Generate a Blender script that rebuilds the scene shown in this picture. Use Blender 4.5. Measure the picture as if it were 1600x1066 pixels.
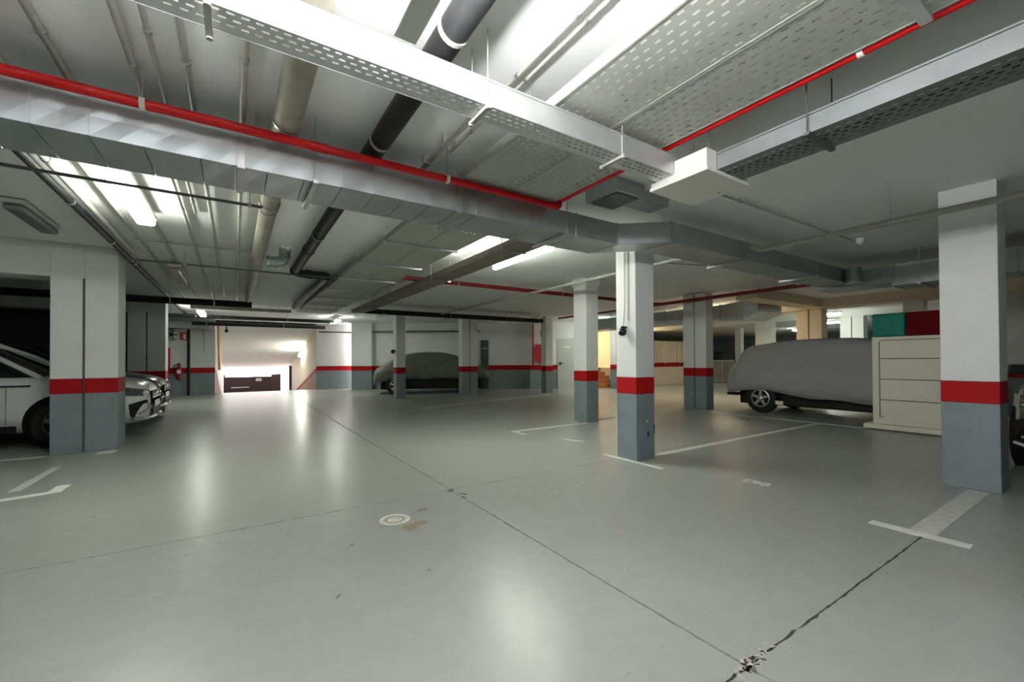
import bpy, bmesh, math, random
from mathutils import Vector, Matrix
random.seed(7)
PI = math.pi
for o in list(bpy.data.objects): bpy.data.objects.remove(o, do_unlink=True)
S = bpy.context.scene
COL = S.collection

# ------------------------------------------------------------------ camera
cam_d = bpy.data.cameras.new('camera'); cam = bpy.data.objects.new('camera', cam_d); COL.objects.link(cam)
F_PX = 664.2
cam_d.sensor_fit = 'HORIZONTAL'; cam_d.sensor_width = 36.0
cam_d.lens = F_PX / 1600 * 36.0
cam_d.shift_y = (556.3 - 533.0) / 1600
cam_d.clip_start = 0.05; cam_d.clip_end = 200
yaw, pitch, roll = math.radians(33.10), math.radians(0.55), math.radians(-0.31)
cam.matrix_world = (Matrix.Translation((0, 0, 1.22)) @ Matrix.Rotation(-yaw, 4, 'Z') @
                    Matrix.Rotation(PI / 2 + pitch, 4, 'X') @ Matrix.Rotation(roll, 4, 'Z'))
S.camera = cam
# ------------------------------------------------------------------ world (daylight beyond the exit ramp) and exposure
W = bpy.data.worlds.new('daylight'); S.world = W; W.use_nodes = True
W.node_tree.nodes['Background'].inputs[0].default_value = (1.0, 0.90, 0.93, 1)
W.node_tree.nodes['Background'].inputs[1].default_value = 12.0
S.view_settings.view_transform = 'Standard'; S.view_settings.look = 'None'
S.view_settings.gamma = 1.0; S.view_settings.use_curve_mapping = False
S.view_settings.exposure = 1.0
LAMP_E = 27.0

# ------------------------------------------------------------------ materials
MATS = {}
def mat(name, col, rough=0.6, metal=0.0, col2=None, scale=6.0, amt=0.5, bump=0.0, bscale=60.0, spec=0.5, detail=4.0,
        emit=0.0, stretch=None, coat=0.0, trans=0.0, rvar=0.0):
    m = bpy.data.materials.new(name); m.use_nodes = True; nt = m.node_tree; N = nt.nodes; K = nt.links
    b = N['Principled BSDF']
    b.inputs['Roughness'].default_value = rough; b.inputs['Metallic'].default_value = metal
    b.inputs['Specular IOR Level'].default_value = spec; b.inputs['Coat Weight'].default_value = coat
    b.inputs['Coat Roughness'].default_value = 0.08; b.inputs['Transmission Weight'].default_value = trans
    tc = N.new('ShaderNodeTexCoord'); mp = N.new('ShaderNodeMapping'); K.new(tc.outputs['Object'], mp.inputs[0])
    if stretch: mp.inputs['Scale'].default_value = stretch
    c2 = col2 if col2 else tuple(c * 0.86 for c in col)
    nz = N.new('ShaderNodeTexNoise'); nz.inputs['Scale'].default_value = scale; nz.inputs['Detail'].default_value = detail
    K.new(mp.outputs[0], nz.inputs['Vector'])
    rp = N.new('ShaderNodeValToRGB'); rp.color_ramp.elements[0].position = 0.5 - amt * 0.5
    rp.color_ramp.elements[1].position = 0.5 + amt * 0.5
    rp.color_ramp.elements[0].color = (*c2, 1); rp.color_ramp.elements[1].color = (*col, 1)
    K.new(nz.outputs['Fac'], rp.inputs[0]); K.new(rp.outputs[0], b.inputs['Base Color'])
    if rvar:
        mr = N.new('ShaderNodeMapRange'); mr.inputs[3].default_value = max(0.02, rough - rvar); mr.inputs[4].default_value = rough + rvar
        mr.inputs[1].default_value = 0.3; mr.inputs[2].default_value = 0.7
        K.new(nz.outputs['Fac'], mr.inputs[0]); K.new(mr.outputs[0], b.inputs['Roughness'])
    if bump:
        n2 = N.new('ShaderNodeTexNoise'); n2.inputs['Scale'].default_value = bscale; n2.inputs['Detail'].default_value = 3
        K.new(mp.outputs[0], n2.inputs['Vector'])
        bp = N.new('ShaderNodeBump'); bp.inputs['Strength'].default_value = bump; bp.inputs['Distance'].default_value = 0.01
        K.new(n2.outputs['Fac'], bp.inputs['Height']); K.new(bp.outputs[0], b.inputs['Normal'])
    if emit:
        b.inputs['Emission Color'].default_value = (*col, 1); b.inputs['Emission Strength'].default_value = emit
    MATS[name] = m
    return m
def _floor_mat():
    m = mat('floor_epoxy', (0.37, 0.395, 0.375), 0.26, 0, (0.315, 0.33, 0.30), 0.55, 0.6, 0.0)
    nt = m.node_tree; N = nt.nodes; K = nt.links; b = N['Principled BSDF']
    tc = [n for n in N if n.type == 'TEX_COORD'][0]
    # fine dirt speckle over the broad tone
    base = b.inputs['Base Color'].links[0].from_socket
    n1 = N.new('ShaderNodeTexNoise'); n1.inputs['Scale'].default_value = 9; n1.inputs['Detail'].default_value = 8; n1.inputs['Roughness'].default_value = 0.7
    K.new(tc.outputs['Object'], n1.inputs['Vector'])
    r1 = N.new('ShaderNodeValToRGB'); r1.color_ramp.elements[0].position = 0.3; r1.color_ramp.elements[1].position = 0.62
    r1.color_ramp.elements[0].color = (0.91, 0.905, 0.885, 1); r1.color_ramp.elements[1].color = (1, 1, 1, 1)
    K.new(n1.outputs['Fac'], r1.inputs[0])
    mx = N.new('ShaderNodeMix'); mx.data_type = 'RGBA'; mx.blend_type = 'MULTIPLY'; mx.inputs[0].default_value = 1.0
    K.new(base, mx.inputs[6]); K.new(r1.outputs[0], mx.inputs[7]); K.new(mx.outputs[2], b.inputs['Base Color'])
    mr = N.new('ShaderNodeMapRange'); mr.inputs[1].default_value = 0.3; mr.inputs[2].default_value = 0.7
    mr.inputs[3].default_value = 0.31; mr.inputs[4].default_value = 0.27
    K.new(n1.outputs['Fac'], mr.inputs[0]); K.new(mr.outputs[0], b.inputs['Roughness'])
    n2 = N.new('ShaderNodeTexNoise'); n2.inputs['Scale'].default_value = 5.0; n2.inputs['Detail'].default_value = 5
    K.new(tc.outputs['Object'], n2.inputs['Vector'])
    bp = N.new('ShaderNodeBump'); bp.inputs['Strength'].default_value = 0.20; bp.inputs['Distance'].default_value = 0.012
    K.new(n2.outputs['Fac'], bp.inputs['Height']); K.new(bp.outputs[0], b.inputs['Normal'])
    return m
_floor_mat()
mat('subfloor', (0.10, 0.095, 0.075), 0.95, 0, (0.15, 0.14, 0.11), 20)
mat('ceiling_paint', (0.86, 0.87, 0.865), 0.9, 0, (0.81, 0.82, 0.81), 1.6, 0.7, 0.25, 140)
mat('white_paint', (0.74, 0.755, 0.74), 0.7, 0, (0.66, 0.68, 0.66), 3.0, 0.7, 0.22, 120)
mat('cream_paint', (0.78, 0.68, 0.52), 0.7, 0, (0.72, 0.61, 0.45), 3.0, 0.7, 0.2, 120)
mat('red_paint', (0.40, 0.003, 0.005), 0.7, 0, (0.33, 0.002, 0.004), 8, 0.6, 0.15, 120, spec=0.25)
mat('grey_paint', (0.215, 0.262, 0.280), 0.55, 0, (0.165, 0.205, 0.22), 5, 0.6, 0.2, 110)
mat('line_paint', (0.82, 0.83, 0.79), 0.5, 0, (0.66, 0.67, 0.62), 14, 0.4, 0.1, 90)
mat('line_worn', (0.66, 0.67, 0.63), 0.5, 0, (0.46, 0.47, 0.43), 16, 0.5)
mat('stain_brown', (0.34, 0.28, 0.175), 0.5, 0, (0.22, 0.18, 0.115), 30, 0.6)
mat('oil_stain', (0.20, 0.20, 0.17), 0.35, 0, (0.14, 0.14, 0.115), 25, 0.6)
mat('joint_filler', (0.13, 0.12, 0.10), 0.9, 0, (0.08, 0.075, 0.06), 30, 0.6)
mat('bay_shade', (0.035, 0.037, 0.035), 0.9, 0, (0.025, 0.026, 0.025), 3)  # near-black colour stands in for the unlit dark of the left bay
mat('tray_shaded', (0.20, 0.18, 0.145), 0.6, 0, (0.15, 0.135, 0.11), 6, 0.6)  # shade of the far tray put into a dark brown base
mat('concrete_chip', (0.60, 0.57, 0.50), 0.9, 0, (0.42, 0.38, 0.31), 60, 0.6, 0.4, 90)
mat('galvanised', (0.50, 0.54, 0.55), 0.42, 0.86, (0.38, 0.42, 0.43), 5.0, 0.7, 0.05, 30, rvar=0.08)
mat('galv_tray', (0.66, 0.68, 0.68), 0.5, 0.75, (0.56, 0.58, 0.58), 7, 0.6, 0.0, rvar=0.06)
mat('galv_shaded', (0.27, 0.29, 0.29), 0.6, 0.5, (0.21, 0.23, 0.23), 7, 0.6)  # darker copy of galv_tray, the weaker light put into its colour
mat('tray_plastic', (0.44, 0.455, 0.40), 0.6, 0, (0.39, 0.405, 0.35), 4, 0.6)
mat('steel_rod', (0.50, 0.51, 0.50), 0.4, 0.9)
mat('pipe_red', (0.58, 0.002, 0.005), 0.4, 0, (0.48, 0.002, 0.004), 6, 0.6, spec=0.35)
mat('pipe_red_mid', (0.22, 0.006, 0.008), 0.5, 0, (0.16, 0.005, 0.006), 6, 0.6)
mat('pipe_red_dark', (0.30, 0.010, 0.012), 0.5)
mat('pipe_beige', (0.44, 0.425, 0.345), 0.55, 0, (0.27, 0.255, 0.19), 9, 0.6, 0.1, 60)
mat('pipe_white', (0.56, 0.55, 0.48), 0.5, 0, (0.46, 0.45, 0.38), 9, 0.6)
mat('pipe_black', (0.010, 0.011, 0.012), 0.55, 0, (0.020, 0.020, 0.020), 12, 0.6, 0.15, 40, spec=0.25)
mat('copper_pipe', (0.62, 0.34, 0.18), 0.3, 0.9)
mat('conduit', (0.42, 0.42, 0.37), 0.5, 0, (0.34, 0.34, 0.29), 12, 0.6)
mat('conduit_dark', (0.10, 0.115, 0.105), 0.5)
mat('box_plastic', (0.80, 0.79, 0.73), 0.5, 0, (0.74, 0.73, 0.67), 5, 0.6, spec=0.4)
mat('black_plastic', (0.010, 0.010, 0.011), 0.6, spec=0.25)
mat('black_gloss', (0.010, 0.010, 0.018), 0.12)
mat('lamp_housing', (0.70, 0.70, 0.66), 0.5)
mat('lamp_lit', (0.96, 1.0, 0.88), 0.4, emit=LAMP_E, amt=0.01, col2=(0.96, 1.0, 0.88))
mat('lamp_near', (1.0, 0.985, 1.0), 0.4, emit=LAMP_E * 3.5, amt=0.01, col2=(1.0, 0.985, 1.0))
mat('lamp_warm', (1.0, 0.80, 0.52), 0.4, emit=LAMP_E * 1.6, amt=0.01, col2=(1.0, 0.80, 0.52))
mat('lamp_off', (0.50, 0.46, 0.44), 0.3, 0, trans=0.2)
mat('lamp_dark', (0.12, 0.14, 0.135), 0.4)
mat('sticker_green', (0.45, 0.75, 0.25), 0.5)
mat('car_white', (0.66, 0.70, 0.68), 0.25, 0, (0.64, 0.68, 0.66), 2, coat=0.8)
mat('car_dark', (0.035, 0.035, 0.038), 0.22, 0.3, (0.03, 0.03, 0.032), 2, coat=0.8)
mat('car_teal', (0.02, 0.035, 0.038), 0.25, 0.2, (0.018, 0.03, 0.033), 2, coat=0.8)
mat('car_glass', (0.006, 0.007, 0.008), 0.05, 0, spec=0.6)
mat('tyre', (0.014, 0.014, 0.014), 0.85, 0, bump=0.3, bscale=80)
mat('rim_silver', (0.72, 0.73, 0.74), 0.28, 0.9)
mat('rim_dark', (0.10, 0.10, 0.105), 0.35, 0.6)
mat('chrome', (0.80, 0.80, 0.80), 0.12, 1.0)
mat('headlight', (0.16, 0.17, 0.18), 0.08, 0.3, (0.05, 0.05, 0.055), 20)
mat('cover_grey', (0.34, 0.34, 0.332), 0.92, 0, (0.29, 0.29, 0.285), 5, 0.7, 0.5, 16, spec=0.2)
mat('cover_olive', (0.19, 0.20, 0.165), 0.55, 0, (0.11, 0.12, 0.095), 3, 0.7, 0.6, 10, spec=0.4)
mat('cabinet_white', (0.74, 0.725, 0.61), 0.5, 0, (0.69, 0.67, 0.56), 4, 0.7)
mat('cabinet_gap', (0.10, 0.095, 0.08), 0.8)
mat('green_plastic', (0.004, 0.15, 0.115), 0.5, 0, (0.01, 0.23, 0.175), 12, 0.5, 0.5, 25, spec=0.2)
mat('red_box', (0.13, 0.002, 0.006), 0.8, 0, (0.105, 0.0015, 0.004), 5, spec=0.15)
mat('door_grey', (0.50, 0.53, 0.48), 0.45, 0, (0.46, 0.49, 0.44), 4)
mat('vent_green', (0.06, 0.085, 0.07), 0.6)
mat('stair_tile', (0.58, 0.21, 0.055), 0.5, 0, (0.46, 0.16, 0.04), 8, 0.6)
mat('gate_dark', (0.045, 0.028, 0.035), 0.6, 0, (0.06, 0.038, 0.045), 6)
mat('sign_white', (0.85, 0.85, 0.83), 0.5)
mat('sign_red', (0.60, 0.015, 0.02), 0.5)
mat('brick_pink', (0.52, 0.33, 0.26), 0.85, 0, (0.42, 0.25, 0.19), 20, 0.7, 0.3, 60)
mat('rail_white', (0.80, 0.76, 0.68), 0.5)
mat('blue_wall', (0.42, 0.50, 0.54), 0.7, 0, (0.36, 0.44, 0.48), 2)
mat('drain_ring', (0.66, 0.65, 0.58), 0.6, 0, (0.55, 0.54, 0.47), 30)
mat('outdoor_ground', (0.55, 0.50, 0.47), 0.9)

# ------------------------------------------------------------------ mesh helpers
class MB:
    def __init__(s): s.v = []; s.f = []; s.smooth = set()
    def add(s, verts, faces, smooth=False):
        o = len(s.v); s.v += [tuple(v) for v in verts]
        for f in faces:
            if smooth: s.smooth.add(len(s.f))
            s.f.append([i + o for i in f])
        return s
    def box(s, x0, x1, y0, y1, z0, z1):
        return s.hexa([(x0, y0), (x1, y0), (x1, y1), (x0, y1)], z0, z1)
    def hexa(s, p, z0, z1):                       # prism over any polygon (counter-clockwise)
        n = len(p)
        v = [(x, y, z0) for x, y in p] + [(x, y, z1) for x, y in p]
        f = [list(range(n))[::-1], list(range(n, 2 * n))] + [[i, (i + 1) % n, n + (i + 1) % n, n + i] for i in range(n)]
        return s.add(v, f)
    def bbox(s, x0, x1, y0, y1, z0, z1, b=0.01):   # box with chamfered edges on all sides
        bm = bmesh.new(); bmesh.ops.create_cube(bm, size=1)
        for v in bm.verts:
            v.co = Vector(((x0 + x1) / 2 + v.co.x * (x1 - x0), (y0 + y1) / 2 + v.co.y * (y1 - y0), (z0 + z1) / 2 + v.co.z * (z1 - z0)))
        bmesh.ops.bevel(bm, geom=bm.edges[:], offset=b, segments=2, affect='EDGES', profile=0.5)
        bm.verts.index_update()
        s.add([v.co[:] for v in bm.verts], [[v.index for v in f.verts] for f in bm.faces]); bm.free()
        return s
    def tube(s, pts, r, seg=10, cap=True):
        pts = [Vector(p) for p in pts]; rings = []; n = len(pts)
        rr = r if isinstance(r, (list, tuple)) else [r] * n
        d0 = (pts[1] - pts[0]).normalized()
        up = Vector((0, 0, 1)) if abs(d0.z) < 0.9 else Vector((1, 0, 0))
        a = d0.cross(up).normalized()
        for i, p in enumerate(pts):
            if i == 0: d = pts[1] - pts[0]
            elif i == n - 1: d = pts[-1] - pts[-2]
            else: d = (pts[i + 1] - pts[i]).normalized() + (pts[i] - pts[i - 1]).normalized()
            d.normalize()
            a = (a - d * a.dot(d)).normalized(); b = d.cross(a)
            k = 1.0
            if 0 < i < n - 1:
                c = max(0.35, d.dot((pts[i + 1] - pts[i]).normalized())); k = 1 / c
            rings.append([p + a * math.cos(2 * PI * j / seg) * rr[i] + b * math.sin(2 * PI * j / seg) * rr[i] for j in range(seg)])
        v = [q for R_ in rings for q in R_]; f = []
        for i in range(n - 1):
            for j in range(seg):
                f.append([i * seg + j, i * seg + (j + 1) % seg, (i + 1) * seg + (j + 1) % seg, (i + 1) * seg + j])
        s.add(v, f, True)
        if cap:
            s.add(rings[0], [list(range(seg))[::-1]]); s.add(rings[-1], [list(range(seg))])
        return s
    def lathe(s, prof, axis='z', c=(0, 0, 0), seg=24, smooth=True):   # prof: list of (r, h)
        v = []; f = []; n = len(prof)
        for r, h in prof:
            for j in range(seg):
                a = 2 * PI * j / seg; x, y = r * math.cos(a), r * math.sin(a)
                p = {'z': (x, y, h), 'y': (x, h, y), 'x': (h, x, y)}[axis]
                v.append((p[0] + c[0], p[1] + c[1], p[2] + c[2]))
        for i in range(n - 1):
            for j in range(seg):
                q = [i * seg + j, i * seg + (j + 1) % seg, (i + 1) * seg + (j + 1) % seg, (i + 1) * seg + j]
                f.append(q if axis != 'y' else q[::-1])
        return s.add(v, f, smooth)
    def loft(s, rings, close=False, smooth=True, caps=True):
        m = len(rings[0]); v = [p for r in rings for p in r]; f = []
        for i in range(len(rings) - 1):
            for j in range(m if close else m - 1):
                f.append([i * m + j, i * m + (j + 1) % m, (i + 1) * m + (j + 1) % m, (i + 1) * m + j])
        s.add(v, f, smooth)
        if caps: s.add(rings[0], [list(range(m))[::-1]]); s.add(rings[-1], [list(range(m))])
        return s
    def build(s, name, m, parent=None, kind=None):
        me = bpy.data.meshes.new(name)
        v = s.v
        if parent is not None and parent.get('_w'):
            L = parent.get('_o'); v = [(x - L[0], y - L[1], z - L[2]) for x, y, z in v]
        me.from_pydata(v, [], s.f)
        if s.smooth:
            fl = [False] * len(me.polygons)
            for i in s.smooth:
                if i < len(fl): fl[i] = True
            me.polygons.foreach_set('use_smooth', fl)
        me.materials.append(MATS[m]); me.update()
        o = bpy.data.objects.new(name, me); COL.objects.link(o)
        if parent is not None:
            o.parent = parent
            if parent.get('_w'): o['_w'] = 1; o['_o'] = parent['_o']     # world-built: children of children share the frame
        if kind: o['kind'] = kind
        return o
def tag(o, label, cat, group=None):
    o['label'] = label; o['category'] = cat
    if group: o['group'] = group
    return o
def thing(name, label, cat, loc=(0, 0, 0), rz=0.0, group=None, world=True):
    """Empty at the base of a thing. world=True: its parts are written in world metres."""
    o = bpy.data.objects.new(name, None); COL.objects.link(o); o.empty_display_size = 0.1
    o.location = loc; o.rotation_euler = (0, 0, rz)
    if world: o['_w'] = 1; o['_o'] = list(loc)
    return tag(o, label, cat, group)
def struct(o): o['kind'] = 'structure'; return o
def fix_sub(o):  # sub-part built in the same frame as its parent part
    return o

H = 2.82
# ================================================================== SETTING
# ---- floor: dark bed with epoxy-coated slabs; joints are open gaps with ragged edges
floor = MB().box(-7, 34, -4, 19.99, -0.30, -0.02).box(20.0, 34, 19.99, 24, -.30, -.02).build('floor', 'subfloor'); struct(floor)
def rag(a, b, n, amp, fixed):
    """points from a to b, jittered across the line"""
    out = []; dx, dy = b[0] - a[0], b[1] - a[1]; L = math.hypot(dx, dy)
    for i in range(n):
        t = i / n; j = 0 if i == 0 else (random.random() - 0.5) * amp * (1.8 if random.random() < 0.12 else 0.8)
        out.append((a[0] + dx * t - dy / L * j, a[1] + dy * t + dx / L * j))
    return out
def slab(x0, x1, y0, y1):
    p = []
    c = [(x0, y0), (x1, y0), (x1, y1), (x0, y1)]
    for i in range(4):
        a, b = c[i], c[(i + 1) % 4]
        far = min(abs(a[1]), abs(b[1])) > 12 or abs(a[0]) > 6.5 and abs(b[0]) > 6.5
        L = math.hypot(b[0] - a[0], b[1] - a[1])
        p += [a] if far else rag(a, b, int(L / 0.035), 0.008, None)
    MB().hexa(p, -0.02, 0.0).build('floor_slab', 'floor_epoxy', floor)
g = 0.006
gx = 0.0045
for xa, xb in ((-7, 1.70 - g), (1.70 + g, 34)):
    for ya, yb in ((-4, 0.915 - gx), (0.915 + gx, 3.68 - gx), (3.68 + gx, 20.0)):
        slab(xa, xb, ya, yb)
MB().box(20, 34, 20.001, 24, -0.02, 0).build('floor_slab', 'floor_epoxy', floor)
def blob(cx, cy, rx, ry, rot, n=26, z=0.0, h=0.0015, jit=0.35):
    p = []
    for i in range(n):
        a = 2 * PI * i / n; k = 1 + (random.random() - 0.5) * 2 * jit
        x, y = rx * k * math.cos(a), ry * k * math.sin(a)
        p.append((cx + x * math.cos(rot) - y * math.sin(rot), cy + x * math.sin(rot) + y * math.cos(rot)))
    return MB().hexa(p, z, z + h)
# worn spots where the joints cross
for cx, cy, rx, ry in ((1.71, 3.68, .030, .022), (1.68, 3.64, .018, .03), (1.75, 3.50, .012, .05), (1.71, 3.42, .010, .03)):
    blob(cx, cy, rx, ry, 0.3).build('joint_chip', 'subfloor', floor)
for i in range(26):
    t = random.random(); cx = 1.70 + random.gauss(0, 0.05) + 0.12 * t; cy = 0.915 + random.gauss(0, 0.012) + 0.02 * t
    blob(cx, cy, 0.006 + random.random() * 0.014, 0.004 + random.random() * 0.008, random.random() * 3, 9).build('joint_chip', 'concrete_chip', floor)
for i in range(10):
    blob(1.70 + random.gauss(0, 0.05), 0.905 + random.gauss(0, 0.012), 0.012, 0.007, random.random() * 3, 9).build('joint_chip', 'subfloor', floor)
# stains beside the drain
blob(1.12, 3.05, 0.10, 0.038, 0.25).build('floor_stain', 'stain_brown', floor)
blob(1.07, 3.00, 0.055, 0.035, -0.5, jit=.3, h=.0018).build('floor_stain', 'stain_brown', floor)
blob(1.29, 3.32, 0.045, 0.03, 0.1).build('floor_stain', 'stain_brown', floor)
for cx, cy, rx, ry in ((0.45, 2.35, .02, .006), (2.85, 3.2, .012, .012), (0.65, 2.95, .012, .008), (9.2, 4.75, .35, .10), (8.6, 4.6, .2, .05), (0.95, 2.35, .015, .01)):
    blob(cx, cy, rx, ry, 0.9).build('floor_stain', 'oil_stain', floor)

# ---- ceiling
ceil = MB().box(-7, 34, -4, 20.15, H, H + 0.2).box(20.0, 34, 20.15, 24, H, H + .2).build('ceiling', 'ceiling_paint'); struct(ceil)

def dir2(a, b):
    d = Vector((b[0] - a[0], b[1] - a[1])); L = d.length; d /= L
    return d, Vector((d.y, -d.x)), L
def wall(name, a, b, t=0.2, z0=0.0, z1=H, m='white_paint', band=True, side=1, zb=0.8, grey='grey_paint'):
    """wall from a to b; side=1 puts the painted face on the right-hand side of a->b"""
    d, n, L = dir2(a, b); n = n * side
    def pr(s0, s1, o0, o1):
        p = [Vector(a) + d * s0 + n * o0, Vector(a) + d * s1 + n * o0, Vector(a) + d * s1 + n * o1, Vector(a) + d * s0 + n * o1]
        p = [tuple(q) for q in p]
        area = sum(p[i][0] * p[(i + 1) % 4][1] - p[(i + 1) % 4][0] * p[i][1] for i in range(4))
        return p if area > 0 else p[::-1]
    w = MB().hexa(pr(0, L, -t, 0), z0, z1).build(name, m); struct(w)
    if band:
        MB().hexa(pr(0, L, -.001, 0.003), z0, zb).build('grey_dado', grey, w)
        MB().hexa(pr(0, L, -.001, 0.005), zb, zb + 0.2).build('red_band', 'red_paint', w)
    return w
wall('wall_left', (-7, -4), (-7, 19.3), m='bay_shade', band=False)
wall('wall_behind', (34, -4), (-7, -4), side=-1) if False else wall('wall_behind', (-7, -4), (34, -4), side=-1)
wall('wall_bay_partition', (-7, 13.9), (-2.06, 13.9), t=.12, m='bay_shade', band=False)
wall('wall_ramp_left', (-7, 19.3), (-0.62, 19.3))
wall('wall_ramp_right', (2.95, 20.0), (4.55, 19.62))
wall('wall_far_right', (34, 24), (34, -4), m='blue_wall')
wall('wall_far_end', (20.5, 24), (34, 24), m='blue_wall')
wall('wall_far_return', (20.5, 16.2), (20.5, 24), m='cream_paint', band=False)
wall('wall_landing', (12.3, 16.2), (20.5, 16.2), m='cream_paint', band=False)
# slanted wall: s runs along it from the pilaster at the ramp to the stairs
WP = Vector((4.80, 18.82)); WD = Vector((8.42, -6.0)).normalized(); WN = Vector((WD.y, -WD.x))   # WN points to the room
def Wp(s, o=0.0): q = WP + WD * s + WN * o; return (q.x, q.y)
def Wbox(mb, s0, s1, o0, o1, z0, z1): return mb.hexa([Wp(s0, o1), Wp(s1, o1), Wp(s1, o0), Wp(s0, o0)], z0, z1)
ws = wall('wall_slanted', Wp(-0.3), Wp(9.55))
wall('wall_stair_side', (12.83, 13.35), (12.83, 16.2), m='cream_paint', side=1, band=False, t=.1)
def pier(name, s0, s1, o, label):
    t = thing(name, label, 'pilaster', (*Wp((s0 + s1) / 2, o / 2), 0))
    Wbox(MB(), s0, s1, 0.006, o, 1.0, H).build('shaft', 'white_paint', t)
    Wbox(MB(), s0 - .002, s1 + .002, 0.006, o + .002, 0.8, 1.0).build('red_band', 'red_paint', t)
    Wbox(MB(), s0, s1, 0.006, o, 0, 0.8).build('grey_base', 'grey_paint', t)
pier('wall_pilaster', -0.55, 0.32, 0.35, 'white wall pilaster with red stripe left of the covered car, right of the ramp')
pier('wall_pilaster', 7.02, 7.62, 0.42, 'bright white wall pier carrying the red hose cabinet')
# ---- ramp going down to the street gate
RX0, RX1, RY0, RY1, RD = -0.62, 2.95, 20.0, 31.5, 2.15
def slope(name, zt0, zt1, th, m, x0=RX0 - .2, x1=RX1 + .2):
    v = [(x0, RY0, zt0 - th), (x1, RY0, zt0 - th), (x1, RY1, zt1 - th), (x0, RY1, zt1 - th),
         (x0, RY0, zt0), (x1, RY0, zt0), (x1, RY1, zt1), (x0, RY1, zt1)]
    return struct(MB().add(v, [[3, 2, 1, 0], [4, 5, 6, 7], [0, 1, 5, 4], [1, 2, 6, 5], [2, 3, 7, 6], [3, 0, 4, 7]]).build(name, m))
slope('floor_ramp', 0, -RD, 0.2, 'floor_epoxy')
slope('ceiling_ramp', 2.95, 0.92, 0.2, 'ceiling_paint')
def rampwall(name, x0, x1, xi, m):
    w = MB().box(x0, x1, RY0, RY1, -RD - .2, 3.1).build(name, m); struct(w)
    for nm, za, zb_, mm, e in (('grey_dado', 0, .8, 'brick_pink', .003), ('red_band', .8, .93, 'red_paint', .005)):
        s = 1 if xi > x0 else -1
        xa, xb = xi, xi + s * e
        xa, xb = min(xa, xb), max(xa, xb)
        MB().add([(xa, RY0, za), (xb, RY0, za), (xb, RY1, za - RD), (xa, RY1, za - RD), (xa, RY0, zb_), (xb, RY0, zb_), (xb, RY1, zb_ - RD), (xa, RY1, zb_ - RD)],
                 [[3, 2, 1, 0], [4, 5, 6, 7], [0, 1, 5, 4], [1, 2, 6, 5], [2, 3, 7, 6], [3, 0, 4, 7]]).build(nm, mm, w)
rampwall('wall_ramp_side_left', RX0 - .2, RX0, RX0, 'white_paint')
rampwall('wall_ramp_side_right', RX1, RX1 + .2, RX1, 'cream_paint')
# the lintel above the ramp mouth, closing the gap to the ceiling
struct(MB().box(RX0, RX1, 20.0, 20.15, 2.72, H).build('wall_ramp_lintel', 'white_paint'))
struct(MB().box(RX0 - .2, RX0, 19.501, 20.0, 0, H).build('wall_ramp_jamb_left', 'white_paint'))
struct(MB().box(-14, 16, 31.6, 60, -RD - .3, -RD).build('ground_outside', 'outdoor_ground'))

# ================================================================== COLUMNS
def column(label, x0, x1, y0, y1, top=H, cap=None, joint=None, group=None, b=0.006, paint='white_paint'):
    t = thing('column', label, 'column', ((x0 + x1) / 2, (y0 + y1) / 2, 0), group=group)
    boxes = [(x0, x1, y0, y1)]
    if joint and joint[0] == 'x': boxes = [(x0, joint[1] - .013, y0, y1), (joint[1] + .013, x1, y0, y1)]
    if joint and joint[0] == 'y': boxes = [(x0, x1, y0, joint[1] - .013), (x0, x1, joint[1] + .013, y1)]
    for i, (a, c, d, e) in enumerate(boxes):
        MB().bbox(a, c, d, e, 1.0, top, b).build('shaft', paint, t)
        MB().bbox(a - .001, c + .001, d - .001, e + .001, 0.80, 1.0, b).build('red_band', 'red_paint', t)
        MB().bbox(a, c, d, e, 0, 0.80, b).build('grey_base', 'grey_paint', t)
    if joint:
        e = .03
        if joint[0] == 'x': MB().box(joint[1] - .013, joint[1] + .013, y0 + e, y1 - e, 0, top).build('expansion_joint', 'joint_filler', t)
        else: MB().box(x0 + e, x1 - e, joint[1] - .013, joint[1] + .013, 0, top).build('expansion_joint', 'joint_filler', t)
    if cap: MB().bbox(x0 - .03, x1 + .03, y0 - .03, y1 + .03, cap, top, 0.012).build('capital', paint, t)
    return t
fc = column('foreground square column with a black dome camera on its white face', 4.02, 4.35, 3.45, 3.76)
MB().lathe([(0, -.003), (.016, -.003), (.017, 0)], 'y', (4.21, 3.45, .46), 12).build('sticker', 'sticker_green', fc)
MB().hexa([(4.215, 3.448), (4.238, 3.448), (4.238, 3.4505), (4.215, 3.4505)], .27, .34).build('scuff_mark', 'black_plastic', fc)
MB().hexa([(4.335, 3.448), (4.349, 3.448), (4.349, 3.4505), (4.335, 3.4505)], .30, .42).build('scuff_mark', 'black_plastic', fc)
column('slim white column with a flared top behind the camera column', 5.70, 6.02, 6.11, 6.47, cap=2.68)
column('wide nearest column at the far right edge beside the drawer cabinet', 5.70, 6.05, 0.80, 1.18)
column('twin column split by a dark joint, left of the grey covered car', 9.50, 9.80, 6.02, 6.64, joint=('y', 6.33))
column('thin column in front of the red hose cabinet', 9.52, 9.84, 12.33, 12.62)
column('slim column in front of the dark covered car', 4.34, 4.64, 13.45, 13.78)
column('twin column at the right end of the dark covered car', 6.76, 7.38, 13.60, 13.90, joint=('x', 7.06))
column('broad left foreground column split by a joint beside the white car', -2.04, -1.37, 8.00, 8.48, joint=('x', -1.72))
column('shaded column split by a joint behind the parked dark car', -2.10, -1.41, 13.2, 13.68, joint=('x', -1.76))
column('white column right of the orange stairs', 13.30, 13.66, 12.50, 12.80)
column('warm cream twin column behind the grey covered car', 13.30, 13.65, 5.05, 5.67, joint=('y', 5.36), paint='cream_paint')
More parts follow.
